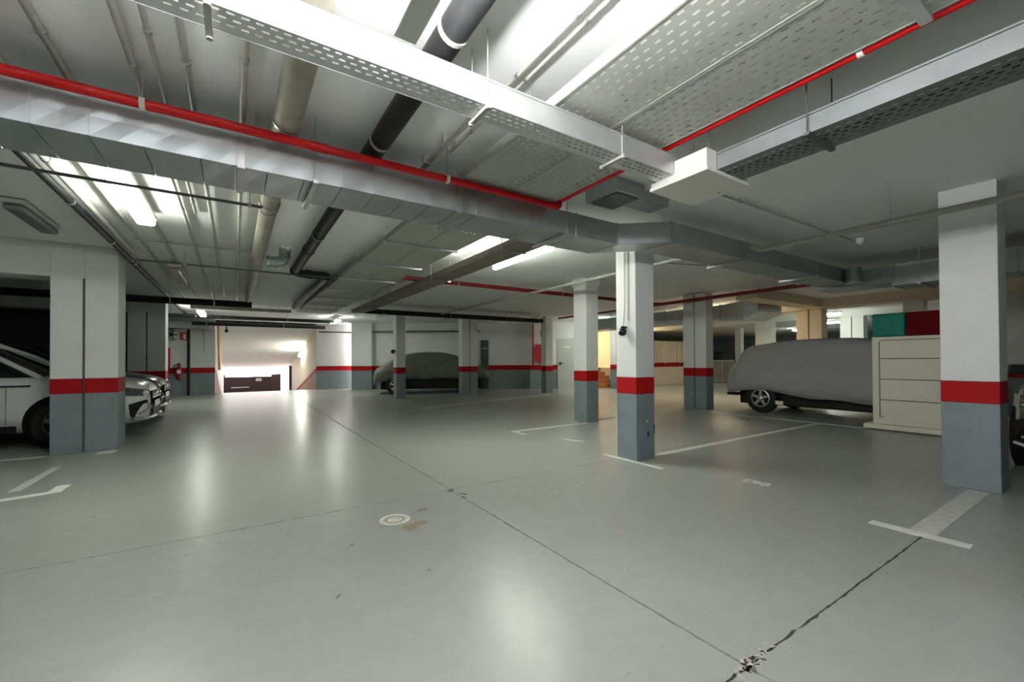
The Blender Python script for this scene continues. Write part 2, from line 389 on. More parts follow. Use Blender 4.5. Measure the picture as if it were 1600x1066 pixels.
column('bright white twin column far behind the grey covered car', 17.10, 17.45, 5.32, 5.96, joint=('y', 5.64), cap=2.62)
column('dim grey column above the green crate', 13.30, 13.62, 3.02, 3.38)
column('dim column far behind the windscreen end of the grey covered car', 17.10, 17.45, 8.15, 8.75)
column('distant column at the far right behind the nearest column', 13.30, 13.65, 1.45, 1.85)
column('far thin column beyond the white barrier', 22.0, 22.3, 12.0, 12.3)

# beam of the left bays
struct(MB().bbox(-7, -1.39, 8.01, 8.46, 2.36, H, .004).build('trim_1', 'white_paint'))
struct(MB().box(-7, -1.42, 13.22, 13.66, 2.40, H).build('trim_2', 'white_paint'))
struct(MB().box(13.20, 13.75, -3, 16, 2.56, H).build('trim_3', 'cream_paint'))
struct(MB().box(9.9, 13.2, 5.02, 5.5, 2.60, H).build('trim_4', 'cream_paint'))
struct(MB().box(17.05, 17.5, -3, 16, 2.60, H).build('trim_5', 'white_paint'))

# ================================================================== FLOOR MARKINGS
def mark(name, label, p, m='line_paint'):
    o = MB().hexa(p, 0.0, 0.002).build(name, m); return tag(o, label, 'line marking')
def rect(x0, x1, y0, y1): return [(x0, y0), (x1, y0), (x1, y1), (x0, y1)]
t = thing('bay_marking', 'white T shaped bay marking on the floor at the nearest right column', 'line marking', (3.97, .95, 0))
MB().hexa(rect(3.92, 4.02, 0.69, 1.21), 0, .002).build('cross_stroke', 'line_paint', t)
MB().hexa(rect(4.02, 5.68, 0.865, 1.005), 0, .002).build('stem_stroke', 'line_worn', t)
t = thing('bay_marking', 'long white bay line running right from the dome camera column', 'line marking', (4.0, 3.5, 0))
MB().hexa(rect(4.36, 9.16, 3.50, 3.59), 0, .002).build('stem_stroke', 'line_paint', t)
MB().hexa(rect(3.95, 4.015, 3.06, 3.95), 0, .002).build('cross_stroke', 'line_paint', t)
mark('bay_marking', 'white floor line along the front of the grey covered car', rect(9.14, 9.23, 2.85, 6.0))
t = thing('bay_marking', 'white bay line ending at the foot of the slim flared column', 'line marking', (3.97, 6.05, 0))
MB().hexa(rect(3.95, 5.70, 6.03, 6.12), 0, .002).build('stem_stroke', 'line_paint', t)
MB().hexa(rect(3.94, 4.02, 5.72, 6.03), 0, .002).build('cross_stroke', 'line_paint', t)
mark('bay_marking', 'thin slanted white line in front of the dark covered car', [(3.93, 10.38), (3.97, 10.30), (9.45, 11.87), (9.41, 11.95)])
mark('bay_marking', 'pale line behind the slim flared column running to the twin column', rect(6.05, 9.4, 6.28, 6.36), 'line_worn')
t = thing('bay_marking', 'white bay line with a square end on the floor at the far left', 'line marking', (-1.4, 5.8, 0))
MB().hexa([(-3.6, 5.10), (-1.37, 5.68), (-1.37, 5.98), (-1.47, 5.98), (-1.47, 5.76), (-3.6, 5.19)], 0, .002).build('stem_stroke', 'line_paint', t)
mark('bay_marking', 'faint short line on the floor before the left column', [(-1.79, 5.95), (-1.71, 5.95), (-1.70, 7.05), (-1.78, 7.05)], 'line_worn')
mark('bay_marking', 'small white paint patch at the foot of the left column', rect(-1.55, -1.36, 7.74, 7.96))
mark('bay_marking', 'white kerb line under the white parked car', rect(-3.8, -2.06, 7.88, 7.97), 'line_worn')
mark('bay_marking', 'small worn white stroke on the floor before the slim flared column', [(4.25, 5.02), (4.33, 4.86), (4.38, 4.74), (4.33, 4.72), (4.26, 4.84), (4.2, 5.02)])
mark('bay_marking', 'white floor line beyond the thin column by the hose cabinet', [(9.9, 12.25), (9.95, 12.17), (12.2, 11.6), (12.2, 11.7)])
def text_mesh(body, size, m, loc, rot, name, parent=None, depth=0.001, bold=0.0):
    cu = bpy.data.curves.new(name, 'FONT'); cu.body = body; cu.size = size; cu.align_x = 'CENTER'; cu.align_y = 'CENTER'
    cu.extrude = depth; cu.offset = bold; cu.resolution_u = 3
    o = bpy.data.objects.new(name + '_src', cu); COL.objects.link(o)
    dg = bpy.context.evaluated_depsgraph_get(); me = bpy.data.meshes.new_from_object(o.evaluated_get(dg))
    bpy.data.objects.remove(o, do_unlink=True); bpy.data.curves.remove(cu)
    me.materials.clear(); me.materials.append(MATS[m])
    M4 = Matrix.Translation(loc) @ rot
    me.transform(M4)
    if parent is not None and parent.get('_w'): me.transform(Matrix.Translation([-c for c in parent['_o']]))
    r = bpy.data.objects.new(name, me); COL.objects.link(r)
    if parent is not None: r.parent = parent
    return r
num = text_mesh('063', 0.17, 'line_paint', (4.31, 2.21, 0.001), Matrix.Rotation(PI / 2, 4, 'Z'), 'bay_number', bold=0.004)
tag(num, 'small white painted bay number 063 on the floor', 'bay number')

# ---- drain
t = thing('floor_drain', 'round pale floor drain with a ring of slots', 'drain', (1.03, 3.24, 0))
MB().lathe([(0.078, 0), (0.078, .003), (.112, .003), (.116, 0)], c=(1.03, 3.24, 0), seg=36).build('rim', 'drain_ring', t)
MB().lathe([(0.0, .0022), (.056, .0022), (.058, 0)], c=(1.03, 3.24, 0), seg=30).build('centre_plate', 'drain_ring', t)
MB().lathe([(0.056, .0012), (.079, .0012)], c=(1.03, 3.24, 0), seg=30).build('slot_ring', 'subfloor', t)
for i in range(18):
    a = 2 * PI * i / 18; d = Vector((math.cos(a), math.sin(a))); q = Vector((-d.y, d.x)) * .004
    c = Vector((1.03, 3.24))
    p = [c + d * .055 - q, c + d * .080 - q, c + d * .080 + q, c + d * .055 + q]
    MB().hexa([tuple(x) for x in p], 0.0005, .0024).build('grate_bar', 'drain_ring', t)

# ================================================================== CEILING SERVICES
def hanger(mb, x, y, z0, z1=H, r=.004): mb.tube([(x, y, z0), (x, y, z1)], r, 6)
def pipe(name, label, pts, r, m, cat='pipe', clamps=(), rods=(), group=None, seg=12, bend=0.10, joints=(), jm=None, clip_m='steel_rod'):
    """pts: centre line; corners are rounded; clamps: points that get a ring clip + stud to the ceiling"""
    P = [Vector(p) for p in pts]; out = [P[0]]
    for i in range(1, len(P) - 1):
        a = (P[i - 1] - P[i]); b = (P[i + 1] - P[i]); k = min(bend, a.length * .45, b.length * .45)
        A = P[i] + a.normalized() * k; B = P[i] + b.normalized() * k
        for j in range(7):
            u = j / 6; out.append(A * (1 - u) ** 2 + P[i] * 2 * u * (1 - u) + B * u * u)
    out.append(P[-1])
    t = thing(name, label, cat, tuple(P[0]), group=group)
    MB().tube(out, r, seg).build('pipe_run', m, t)
    for c in clamps:
        c = Vector(c[:3]) if len(c) >= 3 else c
        # direction of nearest segment
        best = min(range(len(P) - 1), key=lambda i: ((P[i] + P[i + 1]) / 2 - c).length)
        best = min(range(len(P) - 1), key=lambda i: abs((c - P[i]).length + (c - P[i + 1]).length - (P[i + 1] - P[i]).length))
        d = (P[best + 1] - P[best]).normalized()
        MB().tube([c - d * .012, c + d * .012], r + .006, seg).build('clamp', clip_m, t)
        if c.z + r < H - .012: 
            mb = MB(); hanger(mb, c.x, c.y, c.z + r, H, .004); mb.build('hanger_rod', 'steel_rod', t)
    for c in joints:
        c = Vector(c)
        best = min(range(len(P) - 1), key=lambda i: abs((c - P[i]).length + (c - P[i + 1]).length - (P[i + 1] - P[i]).length))
        d = (P[best + 1] - P[best]).normalized()
        MB().tube([c - d * .05, c + d * .05], r * 1.12, seg).build('coupling', jm or m, t)
    return t
# ---- main rectangular duct
DZ0, DZ1, DY0, DY1 = 2.40, 2.61, 3.04, 3.48
duct = thing('ventilation_duct', 'long galvanised rectangular duct crossing the whole ceiling under the red pipe', 'duct', (0, 3.26, 2.40))
xs = [-6.95, -6.2, -5.5, -4.8, -4.2, -3.6, -3.0, -2.5, -2.05, -1.62, -1.28, -1.07, -0.85, -0.64, -0.42, -0.17, 0.0, 0.17, 0.38, 0.61, 0.83, 1.04, 1.25, 1.49, 1.66, 2.20, 2.72, 3.28]
def dsec(p0, p1, z0, z1, g=.0025):   # p = (x, y0, y1): duct piece between two stations, slightly dished sides
    x0, a0, b0 = p0; x1, a1, b1 = p1
    dx = x1 - x0; e = g / dx if dx else 0
    def st(u): return (x0 + dx * u, a0 + (a1 - a0) * u, b0 + (b1 - b0) * u)
    A = st(e); B = st(1 - e); Mid = st(.5); d = .006
    v = []
    for (x, a, b), k in ((A, 0), (Mid, d), (B, 0)):
        v += [(x, a, z0), (x, b, z0), (x, b, z1), (x, a, z1), (x, a + k, (z0 + z1) / 2), (x, (a + b) / 2, z0 + k)]
    f = []
    for i in (0, 6):
        j = i + 6
        f += [[i + 0, i + 5, j + 5, j + 0], [i + 5, i + 1, j + 1, j + 5], [i + 1, i + 2, j + 2, j + 1], [i + 2, i + 3, j + 3, j + 2],
              [i + 3, i + 4, j + 4, j + 3], [i + 4, i + 0, j + 0, j + 4]]
    f += [[0, 4, 3, 2, 1, 5], [12 + 5, 13, 14, 15, 16, 12]]
    return MB().add(v, [q[::-1] for q in f])
for i in range(len(xs) - 1):
    dsec((xs[i], DY0, DY1), (xs[i + 1], DY0, DY1), DZ0, DZ1).build('duct_section', 'galvanised', duct)
dsec((3.28, DY0, DY1), (3.70, 2.70, 3.11), DZ0, DZ1).build('duct_section', 'galvanised', duct)
for a, b in ((3.70, 4.97), (4.97, 6.2), (6.2, 7.3), (7.3, 8.15)):
    dsec((a, 2.70, 3.11), (b, 2.70, 3.11), DZ0, DZ1).build('duct_section', 'galvanised', duct)
def collar(x, y0, y1, w=.014, e=.012):
    mb = MB(); mb.box(x - w, x + w, y0 - e, y1 + e, DZ0 - e, DZ1 + e); return mb
for x, y0, y1 in ((2.72, DY0, DY1), (3.28, DY0, DY1), (3.70, 2.70, 3.11), (4.97, 2.70, 3.11), (6.2, 2.70, 3.11), (7.3, 2.70, 3.11)):
    collar(x, y0, y1, .006, .006).build('flange', 'galvanised', duct)
for i, x in enumerate(xs[8:25]):
    mb = MB(); mb.box(x - .004, x + .004, DY0 - .004, DY0 + .02, DZ0, DZ1); mb.build('seam_rib', 'galvanised', duct)
for x in (0.03, 1.49, 1.66):
    mb = MB(); mb.box(x - .02, x + .02, DY0 - .008, DY1 + .008, DZ0 - .012, DZ0 - .002); mb.box(x - .02, x + .02, DY0 - .010, DY0 - .003, DZ0 - .01, DZ1 + .004)
    mb.build('hanger_strap', 'steel_rod', duct)
for x in (0.44, 2.58):
    mb = MB(); hanger(mb, x, DY0 - .03, DZ0 - .03); hanger(mb, x, DY1 + .03, DZ0 - .03)
    mb.box(x - .015, x + .015, DY0 - .06, DY1 + .06, DZ0 - .03, DZ0 - .006); mb.build('hanger_strap', 'steel_rod', duct)
for x in (5.05, 6.9, -1.5, -4):
    y0 = 2.70 if x > 3.5 else DY0; y1 = 3.11 if x > 3.5 else DY1
    mb = MB(); hanger(mb, x, y0 - .03, DZ0 - .03); hanger(mb, x, y1 + .03, DZ0 - .03)
    mb.box(x - .015, x + .015, y0 - .06, y1 + .06, DZ0 - .03, DZ0 - .006); mb.build('hanger_strap', 'steel_rod', duct)
# cross duct at the right end and its round collar
t = thing('ventilation_duct', 'dark cross duct with ribbed side behind the nearest right column', 'duct', (8.5, 1.2, 2.28))
MB().bbox(8.24, 8.86, -2.0, 2.2, 2.30, 2.62, .006).build('duct_section', 'galvanised', t)
MB().bbox(8.24, 8.86, 2.21, 3.2, 2.36, 2.60, .006).build('duct_section', 'galvanised', t)
for y in (-.6, .4, 1.0, 1.5, 2.2): MB().box(8.22, 8.88, y - .01, y + .01, 2.29, 2.63).build('flange', 'galvanised', t)
for y in (-.3, 1.9):
    mb = MB(); hanger(mb, 8.20, y, 2.28); hanger(mb, 8.90, y, 2.28); mb.box(8.18, 8.92, y - .02, y + .02, 2.275, 2.298); mb.build('hanger_strap', 'steel_rod', t)
t = thing('duct_spigot', 'short round metal duct piece at the end of the long duct', 'duct', (7.9, 2.58, 2.38))
MB().tube([(7.95, 2.59, 2.38), (7.95, 2.59, 2.60)], .10, 20).build('round_duct', 'galvanised', t)
MB().tube([(7.95, 2.59, 2.365), (7.95, 2.59, 2.385)], .108, 20).build('rim', 'galvanised', t)
# tapered duct behind the twin column
t = thing('ventilation_duct', 'brown shaded tapering duct hanging behind the twin column', 'duct', (11.0, 7.0, 2.2))
def ring(y, x0, x1, z0, z1): return [(x0, y, z0), (x1, y, z0), (x1, y, z1), (x0, y, z1)]
MB().loft([ring(11.8, 10.9, 11.7, 2.28, 2.66), ring(6.5, 10.9, 11.7, 2.28, 2.66)], close=True, smooth=False).build('duct_section', 'galvanised', t)
MB().loft([ring(6.49, 10.9, 11.7, 2.28, 2.66), ring(5.85, 10.85, 11.9, 2.22, 2.70)], close=True, smooth=False).build('duct_section', 'galvanised', t)
MB().loft([ring(5.84, 10.85, 11.9, 2.22, 2.70), ring(5.55, 11.0, 12.2, 2.40, 2.80)], close=True, smooth=False).build('duct_taper', 'galvanised', t)
for y in (6.5, 8.2, 10): MB().box(10.88, 11.72, y - .012, y + .012, 2.26, 2.68).build('flange', 'galvanised', t)
mb = MB()
for y in (7.2, 10.4): hanger(mb, 10.87, y, 2.28); hanger(mb, 11.73, y, 2.28); mb.box(10.85, 11.75, y - .015, y + .015, 2.255, 2.28)
mb.build('hanger_strap', 'steel_rod', t)
# small plenum beside the duct, over the perforated trays
t = thing('air_plenum', 'small galvanised air box on the ceiling between red pipe and white junction box', 'duct', (2.95, 2.75, 2.6))
MB().bbox(2.78, 3.14, 2.58, 2.98, 2.70, 2.815, .006).build('box_body', 'galvanised', t)
MB().bbox(3.145, 3.60, 2.66, 2.90, 2.73, 2.815, .006).build('neck', 'galvanised', t)
MB().box(2.82, 3.10, 2.62, 2.94, 2.690, 2.700).build('grille', 'conduit_dark', t)

# ---- red sprinkler pipes
pipe('fire_pipe', 'bright red fire pipe running along the top of the long duct', [(-6.9, 2.935, 2.585), (2.425, 2.935, 2.585), (2.425, 2.935, 2.645)], .027, 'pipe_red', bend=.05,
     clamps=[(x, 2.935, 2.585) for x in (-3.2, -1.9, -0.41, 1.34)], joints=[(0.45, 2.935, 2.585), (2.36, 2.935, 2.585)], clip_m='box_plastic')
pipe('fire_pipe', 'bright red fire pipe along the right edge of the perforated trays', [(2.425, 2.905, 2.645), (2.425, -2.2, 2.645)], .028, 'pipe_red',
     clamps=[(2.425, y, 2.645) for y in (0.75, -1)], joints=[(2.425, 2.84, 2.645)], clip_m='box_plastic')
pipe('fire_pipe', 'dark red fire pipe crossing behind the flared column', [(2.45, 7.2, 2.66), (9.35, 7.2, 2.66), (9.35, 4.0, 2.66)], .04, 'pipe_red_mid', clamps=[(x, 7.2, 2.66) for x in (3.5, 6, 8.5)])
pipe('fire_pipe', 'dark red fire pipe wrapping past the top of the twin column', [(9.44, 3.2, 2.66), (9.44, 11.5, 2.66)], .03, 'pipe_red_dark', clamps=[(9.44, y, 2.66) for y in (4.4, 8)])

# ---- cable trays
def perforated(mb, x0, x1, y0, y1, z, px, py, sx, sy, stagger=True, axis='y'):
    """flat sheet with open slots (real holes). slots are sx by sy on a px by py pitch"""
    nx = max(1, int((x1 - x0) / px)); ny = max(1, int((y1 - y0) / py))
    px = (x1 - x0) / nx; py = (y1 - y0) / ny
    for i in range(nx):
        for j in range(ny):
            a, b = x0 + i * px, x0 + (i + 1) * px; c, d = y0 + j * py, y0 + (j + 1) * py
            off = (0.22 if (i % 2) else -0.22) * py if (stagger and axis == 'y') else 0
            ofx = (0.22 if (j % 2) else -0.22) * px if (stagger and axis == 'x') else 0
            mx, my = (a + b) / 2 + ofx, (c + d) / 2 + off
            ka = min(sx, sy) * .3
            h = [(mx - sx / 2, my - sy / 2 + ka), (mx - sx / 2 + ka, my - sy / 2), (mx + sx / 2 - ka, my - sy / 2), (mx + sx / 2, my - sy / 2 + ka),
                 (mx + sx / 2, my + sy / 2 - ka), (mx + sx / 2 - ka, my + sy / 2), (mx - sx / 2 + ka, my + sy / 2), (mx - sx / 2, my + sy / 2 - ka)]
            o = [(a, c), (b, c), (b, d), (a, d)]
            v = [(x, y, z) for x, y in o + h]
            mb.add(v, [[0, 5, 4][::-1] if False else [0, 4, 5], [0, 5, 6, 1], [1, 6, 7], [1, 7, 8, 2], [2, 8, 9], [2, 9, 10, 3], [3, 10, 11], [3, 11, 4, 0]])
    return mb
def strut(x0, x1, y, z, w=.02): return MB().box(x0, x1, y - w, y + w, z - .022, z)
TZ = 2.625
def wide_tray(label, x0, x1, group):
    t = thing('cable_tray', label, 'cable tray', ((x0 + x1) / 2, 5, TZ), group=None)
    perforated(MB(), x0 + .012, x1 - .012, -2.0, 4.2, TZ, .052, .062, .012, .032).build('perforated_base', 'tray_plastic', t)
    MB().box(x0 + .012, x1 - .012, 4.2, 13.6, TZ, TZ + .003).build('base', 'tray_plastic', t)
    for xa in (x0, x1 - .012):
        MB().box(xa, xa + .012, -2.0, 13.6, TZ - .002, TZ + .06).build('side_wall', 'tray_plastic', t)
    return t
wide_tray('wide perforated pale cable tray running into depth, left of the pair', 1.475, 1.922, None)
tr = wide_tray('wide perforated pale cable tray running into depth beside the red pipe', 1.927, 2.385, None)
STRUT = ['metal strut hanger under the wide trays, above the viewer', 'dark strut hanger crossing the trays beside the red pipe at top right',
         'thin strut hanger under the wide trays just behind the narrow tray', 'thin strut hanger under the wide trays just behind the long duct'] + \
        [f'{w} thin strut hanger under the wide trays counting from the long duct' for w in ('second', 'third', 'fourth', 'fifth', 'sixth', 'seventh', 'eighth')]
for i, y in enumerate((-.9, .52, 2.02, 3.55, 4.95, 6.2, 7.5, 8.8, 10.1, 11.4, 12.6)):
    mb = MB(); mb.box(1.44, 2.394, y - .02, y + .02, TZ - .025, TZ - .003); hanger(mb, 1.455, y, TZ - .02); hanger(mb, 2.390, y, TZ - .02, H, .003)
    o = mb.build('tray_support', 'galv_tray')
    tag(o, STRUT[i], 'hanger', 'strut hangers under the wide cable trays')
# narrow galvanised tray across the view
t = thing('cable_tray', 'narrow galvanised perforated cable tray crossing the top of the view to the white box', 'cable tray', (1, 1.83, 2.45))
XA, XB = -6.9, 2.50
perforated(MB(), -1.2, XB, 1.772, 1.872, 2.45, .045, .031, .026, .011, axis='x').build('perforated_base', 'galv_tray', t)
MB().box(-1.2, XB, 1.872, 1.905, 2.45, 2.452).build('base', 'galv_tray', t)
MB().box(XA, -1.2, 1.772, 1.905, 2.45, 2.452).build('base', 'galv_tray', t)
for ya in (1.768, 1.905): MB().box(XA, XB, ya, ya + .004, 2.449, 2.575).build('side_wall', 'galv_tray', t)
MB().box(XA, XB, 1.760, 1.768, 2.568, 2.576).build('lip', 'galv_tray', t)
for k, (x, r_) in enumerate(((-3.2, .006), (-0.08, .012), (1.02, .007), (1.95, .004))):
    mb = MB(); hanger(mb, x, 1.765, 2.43, H, .0035); hanger(mb, x, 1.925, 2.43, H, .0035); mb.box(x - .012, x + .012, 1.745, 1.945, 2.43, 2.447)
    mb.tube([(x, 1.755, 2.425), (x, 1.755, 2.45)], .012, 8); mb.tube([(x, 1.935, 2.425), (x, 1.935, 2.45)], .012, 8)
    mb.build('hanger_bracket', 'conduit' if k else 'steel_rod', t)
for dy, col in ((.115, 'conduit'),):
    MB().tube([(XA, 1.775 + dy, 2.463), (1, 1.775 + dy + .004, 2.463), (XB + .06, 1.775 + dy, 2.463)], .010, 8).build('cable', col, t)
# galvanised tray from the white box towards the viewer
t = thing('cable_tray', 'galvanised perforated cable tray from the white box to the upper right corner', 'cable tray', (2.72, .3, 2.42))
perforated(MB(), 2.60, 2.80, -2.5, 1.53, 2.42, .034, .045, .012, .026).build('perforated_base', 'galv_shaded', t)
for xa in (2.556, 2.84): MB().box(xa, xa + .004, -2.5, 1.53, 2.419, 2.52).build('side_wall', 'galv_shaded', t)
MB().box(2.545, 2.556, -2.5, 1.53, 2.512, 2.522).build('lip', 'galv_shaded', t)
for xa in (2.56, 2.80): MB().box(xa, xa + .04, -2.5, 1.53, 2.42, 2.422).build('base', 'galv_shaded', t)
for y in (1.02, -.6):
    mb = MB(); mb.box(2.53, 2.86, y - .014, y + .014, 2.402, 2.418); hanger(mb, 2.537, y, 2.40); hanger(mb, 2.853, y, 2.40); mb.build('hanger_bracket', 'conduit_dark', t)
MB().tube([(2.70, 1.55, 2.432), (2.69, -2.4, 2.432)], .011, 8).build('cable', 'black_plastic', t)
MB().tube([(2.74, 1.55, 2.432), (2.75, -2.4, 2.432)], .010, 8).build('cable', 'pipe_black', t)
# the same line beyond the box, its shade put into the brown colour
t = thing('cable_tray', 'shade-coloured brown cable tray running into depth between the two lit tubes', 'cable tray', (2.72, 7, 2.48))
MB().box(2.56, 2.86, 3.52, 11.6, 2.48, 2.482).build('base', 'tray_shaded', t)
for xa in (2.556, 2.86): MB().box(xa, xa + .004, 3.52, 11.6, 2.479, 2.56).build('side_wall', 'tray_shaded', t)
mb = MB()
for y in (4.1, 6.2, 8.4, 10.6): mb.box(2.54, 2.88, y - .012, y + .012, 2.462, 2.478); hanger(mb, 2.547, y, 2.46); hanger(mb, 2.873, y, 2.46)
mb.build('hanger_bracket', 'steel_rod', t)
for i, dx in enumerate((.05, .11, .17)):
    MB().tube([(2.56 + dx, 3.55, 2.496), (2.56 + dx, 11.55, 2.496)], .014, 8).build('cable', 'black_plastic', t)
# white junction box where the two trays meet
t = thing('junction_box', 'white plastic junction cover joining two cable trays under the ceiling', 'junction box', (2.70, 1.74, 2.41))
bx0, bx1, by0, by1, bz0, bz1 = 2.45, 2.92, 1.535, 1.955, 2.405, 2.535
MB().bbox(bx0 - .008, bx1 + .008, by0 - .008, by1 + .008, bz0 - .012, bz0 + .012, .004).build('lid', 'box_plastic', t)
mb = MB()
mb.box(bx0, bx0 + .006, by0, 1.765, bz0 + .012, bz1); mb.box(bx0, bx0 + .006, 1.905, by1, bz0 + .012, bz1)
mb.box(bx0, bx0 + .006, 1.765, 1.905, bz0 + .012, bz0 + .05)
mb.box(bx1 - .006, bx1, by0, by1, bz0 + .012, bz1)
mb.box(bx0 + .006, 2.556, by0, by0 + .006, bz0 + .012, bz1); mb.box(2.85, bx1 - .006, by0, by0 + .006, bz0 + .012, bz1)
mb.box(bx0 + .006, bx1 - .006, by1 - .006, by1, bz0 + .012, bz1)
mb.build('box_wall', 'box_plastic', t)
MB().tube([(2.86, 1.70, bz0 - .016), (2.86, 1.70, bz0 - .01)], .008, 8).build('screw', 'steel_rod', t)
mb = MB(); hanger(mb, 2.58, 1.60, bz0 + .01); hanger(mb, 2.87, 1.90, bz0 + .01); mb.build('hanger_rod', 'steel_rod', t)

# ---- conduits and pipes running into depth (left half of the ceiling)
CL = lambda x, z, ys: [(x, y, z) for y in ys]
def ypipe(label, x, r, m, z=None, y0=-2.5, y1=14.0, ys=(), joints=(), name='pipe', seg=12, cat='pipe', jm=None):
    z = z if z is not None else H - r - .012
    return pipe(name, label, [(x, y0, z), (x, y1, z)], r, m, cat, CL(x, z, ys), joints=CL(x, z, joints), seg=seg, jm=jm)
ypipe('thin grey pipe on the ceiling in the upper left corner', -0.77, .018, 'conduit', ys=(2.88, 4.9, 7, 9), y1=12.6)
ypipe('thin grey pipe, second from the left above the duct', -0.455, .016, 'conduit', ys=(2.95, 5.5, 8), y1=13)
ypipe('thin grey pipe, third from the left above the duct', -0.350, .013, 'conduit', ys=(2.62, 5.2), y1=5.6)
ypipe('thin pale pipe, fourth from the left above the duct', -0.215, .017, 'conduit', ys=(2.78, 5.0, 7.6), y1=15)
ypipe('slim white pipe just left of the fat beige pipe', 0.04, .017, 'pipe_white', ys=(2.6, 5.4, 7.2), joints=(3.0,), y1=15)
ypipe('thin pipe at the extreme upper left edge', -1.02, .018, 'conduit', ys=(3.1,), y1=7)
ypipe('fat beige drain pipe on the ceiling with ring clamps', 0.27, .078, 'pipe_beige', z=2.70, ys=(2.93, 4.7, 6.9, 9.3), joints=(4.55, 8.4), y1=11.90, seg=20)
for c in ((0.17, 2.93),):
    pass
t = pipe('pipe', 'fat black drain pipe on the ceiling ending in an elbow', [(0.82, -2.5, 2.70), (0.82, 7.95, 2.70), (1.36, 7.95, 2.70), (1.36, 13.0, 2.70)], .068, 'pipe_black', seg=20, bend=.16,
         clamps=[(0.82, y, 2.70) for y in (1.72, 2.86, 5.4)], joints=[(0.82, 6.2, 2.70), (.82, 7.7, 2.7), (1.05, 7.95, 2.7)], clip_m='conduit')
ypipe('dark pipe with pale sections on the left ceiling near the column', -1.30, .034, 'pipe_black', z=2.74, y0=3.6, y1=17.5, ys=(5.6, 7.2, 8.6, 10.2), seg=14)
ypipe('pale pipe beside the dark pipe on the left ceiling', -1.20, .026, 'conduit', z=2.76, y0=3.6, y1=8.0, seg=12, ys=(4.6, 6.3))
ypipe('thin pipe right of the lit left lamp', -1.02, .014, 'conduit', y0=7.2, y1=17, ys=(9, 12))
pipe('conduit', 'dark thin conduit crossing below the left lamp to the fat beige pipe', [(-6.8, 4.08, 2.50), (0.19, 4.08, 2.50)], .012, 'conduit_dark', 'conduit', clamps=[(x, 4.08, 2.5) for x in (-3, -1.5, .1)])
pipe('conduit', 'thin conduit crossing the left ceiling, nearer of two', [(-1.1, 7.15, 2.79), (0.2, 7.15, 2.79)], .010, 'conduit', 'conduit', clamps=[(-.7, 7.15, 2.79)])
pipe('conduit', 'thin conduit crossing the left ceiling, farther of two', [(-1.2, 7.55, 2.60), (1.45, 7.55, 2.60)], .013, 'conduit_dark', 'conduit', clamps=[(-.6, 7.55, 2.60)])
t = thing('duct_elbow', 'shiny metal elbow beside the fat beige pipe', 'duct', (.45, 6.6, 2.6))
MB().tube([(.36, 6.75, 2.60), (.46, 6.75, 2.60), (.54, 6.75, 2.62), (.585, 6.75, 2.68), (.59, 6.75, 2.75), (.59, 6.75, 2.82)], .075, 16).build('elbow', 'galvanised', t)
for x in (.385, .47): MB().tube([(x - .012, 6.75, 2.60), (x + .012, 6.75, 2.603)], .081, 16).build('rim', 'galvanised', t)
for x, y in ((1.305, 1.335), (1.36, 1.38)):
    pass
pipe('conduit', 'twin thin conduit on the bright ceiling, left one', [(1.315, -2.4, 2.80), (1.315, 2.25, 2.80)], .008, 'pipe_white', 'conduit', clamps=[(1.315, y, 2.80) for y in (1.45, 1.95)])
pipe('conduit', 'twin thin conduit on the bright ceiling, right one', [(1.375, -2.4, 2.80), (1.375, 2.95, 2.80)], .008, 'pipe_white', 'conduit', clamps=[(1.375, y, 2.80) for y in (1.45, 1.95, 2.6)])
t = thing('cable_bundle', 'sagging bundle of thin cables between the narrow tray and the red pipe', 'cables', (1.25, 2.6, 2.72))
for k in range(4):
    pts = [(1.18 + k * .02, 1.93, 2.60), (1.20 + k * .018, 2.2, 2.70 + .01 * k), (1.235 + k * .013, 2.5, 2.755), (1.25 + k * .012, 2.9, 2.77), (1.255 + k * .012, 3.3, 2.77)]
    MB().tube(pts, .008, 7).build('cable', ['pipe_white', 'conduit', 'pipe_white', 'conduit'][k], t)
for y in (2.35, 2.75, 3.12): MB().box(1.225, 1.315, y - .006, y + .006, 2.755, 2.815).build('cable_clip', 'conduit', t)
# far left cross pipes
pipe('pipe', 'black horizontal pipe under the left ceiling at the end of the beige pipe', [(-6.8, 12.0, 2.58), (0.34, 12.0, 2.58)], .075, 'pipe_black', clamps=[(x, 12.0, 2.58) for x in (-1.2, -.4)], seg=16)
pipe('pipe', 'black pipe crossing above the ramp mouth, upper', [(-3.5, 16.2, 2.62), (3.0, 16.2, 2.62)], .055, 'pipe_black', clamps=[(x, 16.2, 2.62) for x in (-1, 1.5)])
pipe('pipe', 'black pipe crossing above the ramp mouth, lower', [(-1.2, 17.6, 2.50), (2.9, 17.6, 2.50)], .06, 'pipe_black', clamps=[(x, 17.6, 2.50) for x in (-.8, 1.5)])
pipe('pipe', 'thin orange brown pipe crossing near the ramp mouth', [(-1.0, 14.2, 2.70), (1.4, 14.2, 2.70)], .05, 'pipe_beige', clamps=[(0, 14.2, 2.70)])
t = thing('pipe_rack', 'black band of pipes hung across in front of the dark covered car', 'pipe rack', (5.8, 11.9, 2.5))
for y, z, r in ((11.72, 2.56, .07), (11.92, 2.57, .055), (12.08, 2.60, .05)):
    MB().tube([(2.95, y, z), (8.9, y, z)], r, 14).build('pipe_run', 'pipe_black', t)
mb = MB()
for x in (3.4, 5.4, 7.4, 8.7): mb.box(x - .02, x + .02, 11.6, 12.2, 2.465, 2.488); hanger(mb, x, 11.61, 2.46); hanger(mb, x, 12.19, 2.46)
mb.build('hanger_bracket', 'steel_rod', t)
